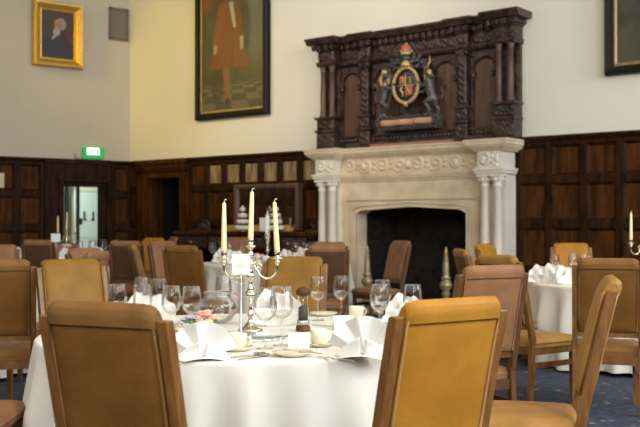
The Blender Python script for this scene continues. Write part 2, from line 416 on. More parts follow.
mb = MB(); mb.box(.33, .36, -.03, -.012, 1.38, 1.55); mb.box(.30, .38, -.03, -.012, 1.36, 1.39); mb.build('push_plate', 'black_paint', d)
d = empty('door_2', LW(.985, -.16), AL); struct(d)
mb = MB(); mb.box(-.24, -.19, -.03, .03, 0, 2.0); mb.box(-.02, .03, -.03, .03, 0, 2.0); mb.build('door_frame', 'black_paint', d)
mb = MB(); mb.box(-.19, -.02, -.006, .006, 0, 2.0); mb.build('pane', 'pane_glass', d)
mb = MB(); mb.box(.03, .07, -.06, -.03, 1.28, 1.40); mb.build('door_handle', 'black_paint', d)
mb = MB(); mb.box(-.06, .06, -.03, .0, -.06, .06, .01); o = mb.build('emergency_light', 'lamp_lit', loc=LW(1.55, -2.45, 1.93), rz=AL); tag(o, 'small square light glowing at the top left inside the lit doorway', 'light')
# wall plate at the far left
mb = MB(); mb.box(-.06, .06, -.02, 0, -.13, .13, .006); mb.box(-.03, .03, -.028, -.02, -.05, .05, .003)
tag(mb.build('wall_plate', 'switch_plate', loc=LW(2.49, .05, 2.06), rz=AL), 'pale wall plate on the dark panelling at the left edge', 'switch')

# ------------------------------------------------------------------ exit sign, alarm box, vent
e_ = empty('exit_sign', LW(.775, .02, 2.50), AL); e_.scale = (.92,)*3
tag(e_, 'green illuminated emergency exit sign on top of the panelling above the lit doorway', 'sign')
mb = MB(); mb.box(-.23, .23, -.07, 0, 0, .24, .012); mb.build('housing', 'sign_lit_green', e_)
mb = MB(); mb.box(-.145, .12, -.075, -.068, .085, .225); mb.build('lit_panel', 'sign_lit_white', e_)
mb = MB()   # running figure, arrow, doorway
mb.ball((.0, -.078, .20), .014, 1, .3, 1); mb.tube([(.0, -.078, .185), (-.012, -.078, .145)], .012); mb.tube([(-.012, -.078, .145), (.015, -.078, .125), (.0, -.078, .095)], .008)
mb.tube([(-.012, -.078, .145), (-.03, -.078, .125), (-.05, -.078, .12)], .008); mb.tube([(.0, -.078, .178), (.02, -.078, .165), (.035, -.078, .172)], .006); mb.tube([(.0, -.078, .178), (-.022, -.078, .17), (-.03, -.078, .155)], .006)
mb.box(.055, .095, -.08, -.074, .10, .20)
mb.prism([(-.115, .15), (-.085, .175), (-.085, .158), (-.06, .158), (-.06, .142), (-.085, .142), (-.085, .125)], -.08, -.074)
mb.build('running_figure', 'sign_lit_green', e_)
mb = MB(); mb.box(-.05, .05, -.06, 0, 0, .11, .01); mb.box(-.035, .035, -.066, -.06, .02, .09, .004)
tag(mb.build('alarm_box', 'switch_plate', loc=LW(1.06, .02, 2.50), rz=AL), 'small beige box on the wall just left of the exit sign', 'alarm')
v_ = empty('wall_vent', LW(.245, 0, 4.78), AL); tag(v_, 'brown square ventilation grille high in the corner of the left wall', 'vent')
mb = MB(); mb.box(-.20, .20, -.03, 0, 0, .05); mb.box(-.20, .20, -.03, 0, .57, .62); mb.box(-.20, -.15, -.03, 0, 0, .62); mb.box(.15, .20, -.03, 0, 0, .62); mb.build('frame', 'vent_paint', v_)
mb = MB(); mb.box(-.15, .15, -.012, 0, .05, .57)
for k in range(14): mb.box(-.15, .15, -.022, -.01, .065+k*.037, .08+k*.037)
mb.box(-.15, .15, -.026, -.01, .285, .31); mb.build('grille', 'vent_light', v_)

# ------------------------------------------------------------------ paintings
def canvas(name, w_, h_, fn, parent, nx, nz, y=-.03, dim=.75):
    mb = MB(); mb.grid(lambda a, b: ((a-.5)*w_, y, b*h_), nx, nz)
    o = mb.build(name, 'oil_paint', parent, recalc=False)
    me = o.data; ca = me.color_attributes.new('paint', 'FLOAT_COLOR', 'POINT')
    for i, v in enumerate(me.vertices):
        a = v.co.x/w_ + .5; b = v.co.z/h_
        ca.data[i].color = (*(q*dim for q in fn(a, b)), 1)
    return o
def sm(e0, e1, x):
    t = max(0, min(1, (x-e0)/(e1-e0))) if e1 != e0 else 0
    return t*t*(3-2*t)
def ell(a, b, cx, cy, rx, ry, s=.15): return 1 - sm(1-s, 1+s, math.hypot((a-cx)/rx, (b-cy)/ry))
def lerp(c, d, t): return tuple(x+(y-x)*t for x, y in zip(c, d))
def capsule(a, b, x0, y0, x1, y1, r0, r1, asp, s=.2):
    dx, dy = (x1-x0), (y1-y0)*asp; px, py = a-x0, (b-y0)*asp
    t = max(0, min(1, (px*dx+py*dy)/(dx*dx+dy*dy)))
    return 1 - sm(1-s, 1+s, math.hypot(px-dx*t, py-dy*t)/(r0+(r1-r0)*t))
def nz_(a, b, s): return noise.noise(Vector((a*s, b*s, 3.1)))
def frame(parent, w_, h_, prof, m, name='frame'):
    # mitred frame: prof = (inset outwards, y) list
    mb = MB(); rings = []
    for o_, y in prof:
        rings.append([mb.bm.verts.new(q) for q in ((-w_/2-o_, y, -o_), (w_/2+o_, y, -o_), (w_/2+o_, y, h_+o_), (-w_/2-o_, y, h_+o_))])
    for ra, rb in zip(rings, rings[1:]):
        for k in range(4): mb.bm.faces.new((ra[k], ra[(k+1) % 4], rb[(k+1) % 4], rb[k]))
    return mb.build(name, m, parent)
# bearded man in a gilt frame, left wall
def portrait(a, b):
    c = lerp((.035, .016, .012), (.075, .030, .020), sm(.1, .9, b)); n_ = nz_(a, b, 6)
    c = lerp(c, (.06, .02, .012), max(0, n_))
    c = lerp(c, (.16, .022, .014), ell(a, b, .88, .28, .16, .26, .3))
    c = lerp(c, (.012, .011, .012), ell(a, b, .48, .10, .52, .40, .1))
    c = lerp(c, (.012, .011, .012), ell(a, b, .58, .38, .24, .22, .15))
    c = lerp(c, (.55, .50, .42), capsule(a, b, .34, .42, .40, .47, .03, .035, 1.25))
    c = lerp(c, (.42, .36, .30), ell(a, b, .60, .73, .145, .125, .15))
    c = lerp(c, (.48, .24, .15), ell(a, b, .50, .70, .115, .13, .12))
    c = lerp(c, (.56, .32, .21), ell(a, b, .48, .76, .08, .05, .4))
    c = lerp(c, (.50, .46, .40), ell(a, b, .46, .56, .105, .085, .2))
    c = lerp(c, (.14, .06, .05), ell(a, b, .45, .725, .022, .012, .3)); c = lerp(c, (.14, .06, .05), ell(a, b, .545, .725, .022, .012, .3))
    return lerp(c, (.2, .15, .12), .10)
p_ = empty('portrait_painting', LW(1.465, .05, 4.30), AL); tag(p_, 'small gilt-framed portrait of a white-bearded man high on the left wall', 'painting')
canvas('canvas', .62, .87, portrait, p_, 60, 84)
frame(p_, .62, .87, [(-.01, -.03), (0, -.045), (.025, -.04), (.05, -.07), (.10, -.11), (.135, -.115), (.15, -.09), (.155, 0)], 'gilt')
# full length figure in a russet coat, chimney wall
def full(a, b):
    for (p0, q0), (p1, q1) in zip([(0, 0), (.04, .085), (.28, .40), (.75, .86), (1, 1.1)], [(.04, .085), (.28, .40), (.75, .86), (1, 1.1), (2, 2)]):
        if p0 <= b <= p1: b = q0 + (b-p0)/(p1-p0)*(q1-q0); break
    n_ = nz_(a, b*1.6, 5)
    c = lerp((.085, .072, .040), (.050, .048, .034), sm(-.3, .4, n_))
    c = lerp(c, (.155, .170, .125), ell(a, b, .88, .68, .20, .26, .5)*.9)
    c = lerp(c, (.25, .26, .21), ell(a, b, .84, .90, .16, .10, .6)*.7)
    c = lerp(c, (.030, .030, .020), ell(a, b, .70, .66, .10, .22, .4)*.8)
    c = lerp(c, (.28, .06, .025), ell(a, b, .06, .93, .14, .14, .4))
    if b < .30:                                            # chequered floor running back
        t = (.30-b)/.30; k = int(math.floor((a-.5)/(.14+.16*t)+20) + math.floor(4/(.35+t)))
        fl = (.20, .155, .095) if k % 2 else (.070, .062, .045)
        c = lerp(c, fl, sm(0, .06, .30-b)*.85)
    c = lerp(c, (.045, .038, .024), ell(a, b, .26, .28, .10, .22, .3)*.8)
    leg = max(capsule(a, b, .40, .40, .44, .13, .055, .035, 1.7), 0)
    c = lerp(c, (.29, .105, .045), leg); c = lerp(c, (.25, .09, .04), capsule(a, b, .56, .40, .60, .20, .050, .032, 1.7)*.0)
    c = lerp(c, (.025, .022, .02), capsule(a, b, .43, .115, .40, .085, .035, .03, 1.7))
    skirt = (1 - sm(.9, 1.1, abs(a-.455)/(.16 + max(0, .66-b)*.72))) * sm(.395, .415, b) * (1-sm(.62, .68, b))
    coat = (.235, .062, .018)
    c = lerp(c, coat, skirt)
    c = lerp(c, coat, ell(a, b, .46, .72, .155, .17, .12))
    c = lerp(c, (.27, .075, .022), capsule(a, b, .34, .80, .23, .58, .075, .055, 1.7)); c = lerp(c, (.21, .055, .018), capsule(a, b, .58, .80, .64, .60, .06, .045, 1.7))
    c = lerp(c, (.10, .03, .012), capsule(a, b, .50, .84, .51, .42, .012, .014, 1.7)*.6)
    c = lerp(c, (.48, .37, .26), capsule(a, b, .225, .55, .22, .52, .035, .028, 1.7))
    c = lerp(c, (.48, .43, .34), capsule(a, b, .66, .59, .66, .53, .03, .022, 1.7))
    c = lerp(c, (.56, .51, .42), capsule(a, b, .475, .86, .545, .68, .035, .022, 1.7))
    c = lerp(c, (.06, .04, .03), ell(a, b, .47, .915, .10, .075, .2)); c = lerp(c, (.45, .24, .15), ell(a, b, .47, .925, .055, .048, .15))
    return lerp(c, (.30, .24, .15), .13)
p_ = empty('full_length_painting', MW(2.76, .02, 3.28), AM); tag(p_, 'tall dark-framed painting of a standing figure in a long russet coat', 'painting')
canvas('canvas', 1.46, 2.55, full, p_, 100, 170)
frame(p_, 1.46, 2.55, [(0, -.04), (.03, -.045), (.04, -.035)], 'gilt_dull', 'gilt_slip')
frame(p_, 1.46, 2.55, [(.035, -.035), (.05, -.09), (.11, -.11), (.14, -.08), (.145, 0)], 'black_frame')
p_ = empty('dark_landscape_painting', MW(10.36, .02, 3.36), AM); tag(p_, 'dark framed painting cut off by the top right corner', 'painting')
canvas('canvas', 1.50, 2.0, lambda a, b: lerp((.050, .046, .028), (.105, .090, .055), sm(-.4, .5, nz_(a, b, 4)+.4*nz_(a, b, 13))), p_, 50, 60)
frame(p_, 1.50, 2.0, [(0, -.03), (.02, -.05), (.045, -.045)], 'gilt_dull', 'gilt_slip')
frame(p_, 1.50, 2.0, [(.04, -.045), (.06, -.10), (.12, -.12), (.15, -.08), (.155, 0)], 'black_frame')

# ------------------------------------------------------------------ fireplace
FU = 6.57; OU = 6.56
def scroll(x, z, h_, per=.30):
    # acanthus scrolls of alternate hand with a bud between them
    k = math.floor(x/per); cx = (k+.5)*per; dx, dz = x-cx, z-h_/2
    if k % 2: dx, dz = dx, -dz
    r = math.hypot(dx, dz); th = math.atan2(dz, dx)
    R_ = h_*.5
    sp = .5+.5*math.cos(th*1 - r/R_*9)
    v = sp*max(0, 1-(r/(R_*1.15))**4)
    v = max(v, max(0, 1-(r/(R_*.22))**2)*1.2)
    ex = abs(dx)-per/2
    v = max(v, .8*max(0, 1-(ex/.035)**2)*(.5+.5*math.cos(z/h_*2*PI*3))*max(0, 1-((z/h_-.5)/.5)**4))
    return v
def relief(mb, x0, x1, z0, z1, y, amp, fn, step=.012):
    nx, nz2 = max(4, int((x1-x0)/step)), max(4, int((z1-z0)/step))
    mb.grid(lambda a, b: (x0+a*(x1-x0), y - amp*fn(a*(x1-x0), b*(z1-z0))*min(1, 12*b, 12*(1-b), 12*a, 12*(1-a)), z0+b*(z1-z0)), nx, nz2)
def stack(mb, x0, x1, prof, pback=0):
    # profile run along x with returned ends: prof = list of (projection, z0, z1)
    for p, z0, z1 in prof: mb.box(x0-(p-prof[0][0]), x1+(p-prof[0][0]), -p, pback, z0, z1)
fp = empty('fireplace', MW(FU), AM); tag(fp, 'large carved stone chimneypiece with paired columns and a black hearth', 'fireplace'); fp.scale = (1.03, 1, 1)
W2 = .93; PB = .27           # half opening, body projection
def arch_z(x): return 1.50 + .055*(1-abs(x)/W2) - .05*max(0, (abs(x)-W2+.12)/.12)**2
# body with flattened four-centred arch
xs = seg(-W2, W2, 24)
mb = MB(); mb.box(-1.20, -W2, -PB, 0, 0, 1.98); mb.box(W2, 1.20, -PB, 0, 0, 1.98)
for a, b_ in zip(xs, xs[1:]): mb.prism([(a, arch_z(a)), (b_, arch_z(b_)), (b_, 1.98), (a, 1.98)], -PB, 0)
bmesh.ops.remove_doubles(mb.bm, verts=mb.bm.verts[:], dist=1e-4)
mb.build('surround', 'stone', fp)
mb = MB()   # splayed moulding round the opening and a flat lintel panel line
for k in range(24):
    a, b_ = xs[k], xs[k+1]
    za, zb = arch_z(a), arch_z(b_)
    for (o0, o1, y0, y1) in ((.0, .035, -PB-.012, -PB+.02), (.055, .085, -PB-.022, -PB+.0)):
        vs = [mb.bm.verts.new(q) for q in ((a*(1+o0/W2), y0, za+o0), (b_*(1+o0/W2), y0, zb+o0), (b_*(1+o1/W2), y0, zb+o1), (a*(1+o1/W2), y0, za+o1))]
        mb.bm.faces.new(vs)
        vs2 = [mb.bm.verts.new(q) for q in ((a*(1+o0/W2), y1, za+o0), (b_*(1+o0/W2), y1, zb+o0))]
        mb.bm.faces.new((vs[0], vs[1], vs2[1], vs2[0]))
for s_ in (-1, 1):
    mb.box(*sorted((s_*W2, s_*(W2+.035))), -PB-.012, -PB+.02, 0, 1.47); mb.box(*sorted((s_*(W2+.055), s_*(W2+.085))), -PB-.022, -PB, 0, 1.55)
mb.box(-1.10, 1.10, -PB-.022, -PB, 1.655, 1.69)
mb.box(-1.13, -1.09, -PB-.02, -PB, 0, 1.69); mb.box(1.09, 1.13, -PB-.02, -PB, 0, 1.69)
mb.build('opening_moulding', 'stone', fp)
mb = MB(); stack(mb, -1.19, 1.19, [(PB+.02, 1.94, 1.975), (PB+.045, 1.975, 2.01), (PB+.06, 2.01, 2.05)])
mb.build('architrave', 'stone', fp)
mb = MB(); mb.box(-1.20, 1.20, -PB+.0, 0, 2.05, 2.29); relief(mb, -1.20, 1.20, 2.055, 2.285, -PB-.005, .035, lambda x, z: scroll(x, z, .23))
mb.mi = 1
for x in (-.78, -.0, .78): mb.ball((x, -PB-.03, 2.17), .05, .9, .5, 1.1)
mb.build('frieze', ['stone', 'stone_pale'], fp)
def end_block(s_):
    a, b_ = sorted((s_*1.20, s_*1.56)); PE = .48
    mb = MB(); mb.box(a, b_, -PE+.17, 0, 0, 1.98); mb.build('pier', 'stone_pale', fp)
    mb = MB(); mb.box(a-.0, b_+.0, -PE-.02, 0, 0, .16); mb.box(a+.02, b_-.02, -PE, 0, .16, .42); mb.box(a, b_, -PE-.015, 0, .42, .47); mb.build('pedestal', 'stone_pale', fp)
    for x in (a+.085, b_-.085):
        mb = MB(); c = (x, -PE+.085, 0)
        mb.lathe([(.080, .47), (.080, .50), (.068, .52), (.076, .545), (.062, .57), (.060, 1.1), (.054, 1.80), (.064, 1.81), (.064, 1.83), (.054, 1.845), (.058, 1.86), (.080, 1.93), (.080, 1.945)], c, 20)
        for k in range(8):
            t = 2*PI*k/8; mb.ball((c[0]+.075*math.cos(t), c[1]+.075*math.sin(t), 1.905), .02, 1, 1, 1.3, 8, 6)
        mb.box(x-.083, x+.083, -PE-.005, -PE+.17, 1.94, 1.965)
        mb.build('column', 'stone_pale', fp)
    mb = MB(); stack(mb, a, b_, [(PE, 1.965, 1.99), (PE+.02, 1.99, 2.03), (PE+.035, 2.03, 2.06)]); mb.build('entablature', 'stone_pale', fp)
    mb = MB(); mb.box(a+.01, b_-.01, -PE+.01, 0, 2.06, 2.29); relief(mb, a+.03, b_-.03, 2.07, 2.28, -PE+.008, .04, lambda x, z: scroll(x+.02, z, .21, .22)); mb.build('carved_block', 'stone_pale', fp)
end_block(-1); end_block(1)
mb = MB()
for a, b_, p in ((-1.60, -1.16, .49), (-1.2, 1.2, .29), (1.16, 1.60, .49)):
    pr = [(p, 2.29, 2.315), (p+.03, 2.315, 2.34), (p+.06, 2.34, 2.37), (p+.085, 2.37, 2.42), (p+.10, 2.42, 2.445)]
    if p < .4:
        for q, z0, z1 in pr: mb.box(a, b_, -q, 0, z0, z1)
    else: stack(mb, a, b_, pr)
mb.build('mantel_shelf', 'stone', fp)
# sooty firebox, its brick courses in relief
mb = MB(); D_f = .85
mb.box(-W2-.06, W2+.06, D_f, D_f+.06, 0, 1.75); mb.box(-W2-.08, -W2-.02, WT*0, D_f, 0, 1.75); mb.box(W2+.02, W2+.08, 0, D_f, 0, 1.75); mb.box(-W2-.06, W2+.06, 0, D_f, 1.6, 1.66)
for r_ in range(20):
    for k in range(9):
        x = -W2 + (k + (.5 if r_ % 2 else 0))*.22
        if x+.2 < W2+.05: mb.box(x, x+.205, D_f-.015, D_f+.01, .01+r_*.08, .075+r_*.08, )
    for k in range(4):
        y = .02 + (k + (.5 if r_ % 2 else 0))*.2
        if y < D_f-.1:
            mb.box(-W2-.03, -W2-.005, y, y+.185, .01+r_*.08, .075+r_*.08); mb.box(W2+.005, W2+.03, y, y+.185, .01+r_*.08, .075+r_*.08)
mb.build('firebox', 'soot_brick', fp)
mb = MB(); mb.box(-1.12, 1.12, -.74, .85, .0, .04, .01); mb.build('hearth_slab', 'stone', fp)

# ------------------------------------------------------------------ carved oak overmantel
om = empty('carved_overmantel', MW(OU, 0, 2.447), AM); tag(om, 'dark carved oak overmantel with columns and niches standing on the stone chimneypiece', 'overmantel'); om.scale = (1.045, 1, 1.022)
Z0 = 2.447
def zz(z): return z - Z0
mb = MB(); mb.box(-1.62, 1.62, -.05, 0, 0, zz(4.02)); mb.build('back_board', 'oak_carved', om)
def gadroon(mb, x0, x1, y, z0, z1, n):
    for k in range(n):
        x = x0 + (k+.5)*(x1-x0)/n; mb.ball((x, y, (z0+z1)/2), (x1-x0)/n*.46, 1, .8, (z1-z0)/((x1-x0)/n), 8, 6)
for a, b_ in ((-1.31, -.91), (-.72, .72), (.91, 1.31)):
    mb = MB(); mb.box(a, b_, -.19, -.04, 0, .09); mb.box(a, b_, -.13, -.04, .09, .2); gadroon(mb, a, b_, -.13, .095, .175, max(4, int((b_-a)/.06))); mb.box(a, b_, -.15, -.04, .18, .205)
    mb.build('base_rail', 'oak_carved', om)
mb = MB(); mb.box(-.70, .70, -.215, -.19, .0, .055); mb.build('plinth_strip', 'oak_strip', om)
def arch_panel(cx, hw, z0, z1, field=True):
    # arched niche frame: spandrel plate with round arch cut out
    mb = MB(); n = 16; y0, y1 = -.10, -.045; r = hw-.045
    zc = z1 - .09 - r if z1-.09-r > z0 else z0+.1
    mb.box(cx-hw, cx-r, y0, y1, z0, z1); mb.box(cx+r, cx+hw, y0, y1, z0, z1)
    ac = [(cx-r*math.cos(PI*k/n), zc+r*math.sin(PI*k/n)) for k in range(n+1)]
    for (xa, za), (xb, zb) in zip(ac, ac[1:]): mb.prism([(xa, za), (xb, zb), (xb, z1), (xa, z1)], y0, y1)
    for k in range(n+1):
        t = PI*k/n; mb.ball((cx-(r+.012)*math.cos(t), y0-.008, zc+(r+.012)*math.sin(t)), .016, 1, 1, 1, 6, 5)
    for s_ in (-1, 1):
        mb.box(cx+s_*(r+.005)-.035, cx+s_*(r+.005)+.035, y0-.04, y1, zc-.05, zc-.015); mb.ball((cx+s_*(r-.005), y0-.03, zc-.08), .03, 1, 1, 1.3, 8, 6)
        mb.ball((cx+s_*(hw-.035), y0-.008, z1-.05), .028, 1, .5, 1, 8, 6)
    f = mb.build('arched_frame', 'oak_carved', om)
    mb = MB(); mb.box(cx-r-.01, cx+r+.01, -.06, -.048, z0, z1-.02); mb.build('niche_panel', 'oak_niche', om)
for s_ in (-1, 1):
    arch_panel(s_*1.11, .205, .205, zz(3.70)); arch_panel(s_*.50, .23, .205, zz(3.70))
mb = MB(); mb.box(-.27, .27, -.06, -.045, .2, zz(3.7)); mb.build('centre_board', 'oak_carved', om)
def leafy(x, z): return .5+.5*math.sin(x*95)*math.cos(z*70+math.sin(x*60)*1.2)
def pilaster(cx, hw, p):
    mb = MB(); mb.box(cx-hw-.03, cx+hw+.03, -p-.03, -.05, 0, .03); mb.box(cx-hw-.01, cx+hw+.01, -p, -.05, .03, zz(2.72)); relief(mb, cx-hw, cx+hw, .05, zz(2.70), -p-.002, .018, leafy)
    mb.box(cx-hw-.03, cx+hw+.03, -p-.03, -.05, zz(2.72), zz(2.755)); mb.box(cx-hw-.005, cx+hw+.005, -p, -.05, zz(2.755), zz(2.92)); relief(mb, cx-hw, cx+hw, zz(2.765), zz(2.91), -p-.002, .018, leafy)
    mb.box(cx-hw-.035, cx+hw+.035, -p-.035, -.05, zz(2.92), zz(2.955)); mb.build('pedestal', 'oak_carved', om)
for s_ in (-1, 1):
    cx = s_*.815; pilaster(cx, .085, .20)
    mb = MB(); mb.box(cx-.068, cx+.068, -.18, -.04, zz(2.955), zz(3.66)); relief(mb, cx-.06, cx+.06, zz(2.97), zz(3.62), -.182, .02, leafy)
    for q in range(4): mb.box(cx-.068-.008*q, cx+.068+.008*q, -.18-.008*q, -.05, zz(3.64)+.022*q, zz(3.64)+.022*(q+1))
    mb.ball((cx-.07, -.20, zz(3.69)), .03); mb.ball((cx+.07, -.20, zz(3.69)), .03)
    mb.build('pilaster', 'oak_carved', om)
    cx = s_*1.475; pilaster(cx, .155, .28)
    mb = MB(); mb.box(cx-.165, cx+.165, -.12, -.04, zz(2.955), zz(3.72)); relief(mb, cx-.155, cx+.155, zz(2.97), zz(3.70), -.122, .012, leafy, .016); mb.build('end_pier', 'oak_carved', om)
    for dx in (-.085, .085):
        mb = MB(); mb.lathe([(.062, zz(2.955)), (.062, zz(2.98)), (.045, zz(3.0)), (.052, zz(3.02)), (.042, zz(3.05)), (.044, zz(3.3)), (.036, zz(3.64)), (.046, zz(3.65)), (.036, zz(3.665)), (.055, zz(3.72)), (.055, zz(3.735))], (cx+dx, -.22, 0), 16)
        mb.build('column', 'oak_niche', om)
# architrave, frieze, dentils and cornice, breaking forward over the supports
def entab(a, b_, p, nm='cornice_break'):
    mb = MB(); mb.box(a, b_, -p, 0, zz(3.735), zz(3.775)); mb.box(a-.01, b_+.01, -p-.015, 0, zz(3.775), zz(3.80))
    n = max(2, int((b_-a)/.06)); gadroon(mb, a, b_, -p-.01, zz(3.74), zz(3.775), n)
    mb.box(a+.01, b_-.01, -p+.03, 0, zz(3.80), zz(3.97)); relief(mb, a+.02, b_-.02, zz(3.81), zz(3.96), -p+.028, .02, leafy, .016)
    mb.box(a-.01, b_+.01, -p-.0, 0, zz(3.97), zz(3.995))
    n = max(2, int((b_-a+.08)/.105))
    for k in range(n+1):
        x = a-.02 + (b_-a+.04)*k/n; mb.box(x-.024, x+.024, -p-.075, 0, zz(3.995), zz(4.05)); mb.ball((x, -p-.06, zz(3.995)), .024, 1, 1, 1.2, 8, 6)
    mb.box(a-.02, b_+.02, -p-.03, 0, zz(3.995), zz(4.06))
    mb.prism([(-p-.10, zz(4.06)), (-p-.145, zz(4.12)), (-p-.16, zz(4.125)), (-p-.16, zz(4.155)), (0, zz(4.155)), (0, zz(4.06))], a-.12, b_+.12, 'x')
    return mb.build(nm, 'oak_carved', om)
entab(-1.64, -1.32, .28); entab(1.32, 1.64, .28); entab(-.91, -.72, .20); entab(.72, .91, .20)
entab(-1.32, -.91, .13, 'cornice'); entab(.91, 1.32, .13, 'cornice'); entab(-.72, .72, .13, 'cornice')

# ------------------------------------------------------------------ royal arms carved in the round
def skinned(name, chains, m, parent):
    # chains of (x, y, z, r) tubes with rounded joints, fused into one closed surface
    mb = MB()
    for ch in chains:
        pts = []
        for a, b_ in zip(ch, ch[1:]):
            for t in (0, .25, .5, .75): pts.append(tuple(p+(q-p)*t for p, q in zip(a, b_)))
        pts.append(ch[-1])
        mb.tube([p[:3] for p in pts], [p[3] for p in pts], 10)
        mb.ball(ch[0][:3], ch[0][3], u=10, v=8); mb.ball(ch[-1][:3], ch[-1][3], u=10, v=8)
    o = mb.build(name, m, parent)
    r = o.modifiers.new('fuse', 'REMESH'); r.mode = 'VOXEL'; r.voxel_size = .008; r.use_smooth_shade = True
    s = o.modifiers.new('soften', 'SMOOTH'); s.factor = .5; s.iterations = 2
    return o
ra = empty('royal_coat_of_arms', MW(OU, .285, 2.66), AM); tag(ra, 'painted carved coat of arms with crown, lion and unicorn on the oak overmantel', 'coat of arms')
mb = MB()
mb.lathe([(0, .03), (.12, .028), (.19, .015), (.20, 0), (0, 0)], n=32, mtx=Matrix.Translation((0, 0, .66)) @ Matrix.Rotation(PI/2, 4, 'X') @ Matrix.Diagonal((1, 1.17, 1, 1)))
mb.build('shield', 'blue_paint', ra)
mb = MB()
mb.box(-.11, -.005, -.055, -.02, .67, .80, .01); mb.box(.005, .11, -.055, -.02, .51, .65, .01); mb.build('red_quarters', 'red_paint', ra)
mb = MB()
for k in range(3): mb.tube([(.03, -.05, .69+.035*k), (.065, -.055, .70+.035*k), (.10, -.05, .685+.035*k)], .009, 6); mb.tube([(-.10, -.065, .70+.03*k), (-.06, -.07, .71+.03*k), (-.025, -.065, .695+.03*k)], .008, 6)
mb.tube([(-.06, -.05, .64), (-.09, -.055, .60), (-.05, -.055, .56), (-.05, -.05, .50)], .014, 6); mb.tube([(.03, -.062, .62), (.09, -.062, .53)], .01, 6)
mb.tube([(0, -.045, .48), (0, -.05, .84)], .007, 6); mb.tube([(-.15, -.045, .66), (.15, -.045, .66)], .007, 6)
mb.build('gold_charges', 'gold_paint', ra)
mb = MB()
n = 40; ring = [(.215*math.cos(2*PI*k/n), -.045, .66+.255*math.sin(2*PI*k/n)) for k in range(n+1)]
for i in range(n): mb.tube(ring[i:i+2], .026, 8)
for k in range(20):
    t = 2*PI*k/20; mb.ball((.215*math.cos(t), -.07, .66+.255*math.sin(t)), .014, u=6, v=5)
mb.ball((.0, -.06, .39), .035); mb.tube([(.0, -.05, .40), (.02, -.05, .35)], .02)
mb.build('garter', 'gold_paint', ra)
mb = MB(); mb.lathe([(.07, .93), (.085, .945), (.07, .985), (.055, 1.01), (.045, 1.02)], (0, -.03, 0), 16); mb.build('helm', 'gold_paint', ra)
mb = MB(); mb.lathe([(.05, 1.02), (.075, 1.03), (.08, 1.07), (.055, 1.085), (.05, 1.10)], (0, -.03, 0), 16); mb.build('torse', 'grey_paint', ra)
cr = MB(); cr.lathe([(.072, 1.10), (.082, 1.105), (.085, 1.135), (.078, 1.14)], (0, -.03, 0), 18)
for k in range(6):
    t = PI*k/6; c_, s_ = math.cos(t), math.sin(t)
    cr.tube([(c_*.08*q, -.03+s_*.08*q, 1.14+.10*math.sqrt(max(0, 1-abs(abs(q)-.35)/.65 if abs(q) > .35 else 1))) for q in (-1, -.8, -.5, -.2, .2, .5, .8, 1)], .010, 6)
cr.ball((0, -.03, 1.265), .02)
for k in range(10):
    t = 2*PI*k/10; cr.ball((.085*math.cos(t), -.03+.085*math.sin(t), 1.155), .014, u=6, v=5)
co = cr.build('crown', 'gold_paint', ra)
mb = MB(); mb.ball((0, -.035, 1.185), .084, 1, 1, .85); mb.build('crown_cap', 'red_paint', co)
# mantling: curling leaf lobes each side of the helm
mb = MB(); rnd = random.Random(3)
for s_ in (-1, 1):
    for (x, z, r) in ((.11, .99, .038), (.15, 1.04, .034), (.20, 1.00, .036), (.13, 1.10, .030), (.24, 1.05, .030), (.27, .97, .036), (.20, .92, .036), (.30, .90, .030), (.33, .98, .026), (.18, 1.12, .024), (.12, .91, .03), (.36, .93, .022)):
        mb.ball((s_*x, -.02-.03*rnd.random(), z), r, 1, .8, .8, 8, 6)
        pts = [(s_*(x+r*1.1*math.cos(t)*(1-t/9)), -.055, z+r*1.1*math.sin(t)*(1-t/9)) for t in seg(0, 5.2, 9)]
        mb.tube(pts, [.012-.0009*i for i in range(10)], 6)
    mb.tube([(s_*.08, -.02, 1.05), (s_*.16, -.03, 1.0), (s_*.27, -.02, 1.0), (s_*.34, -.02, .93)], .022, 8)
mb.build('mantling', 'grey_paint', ra)
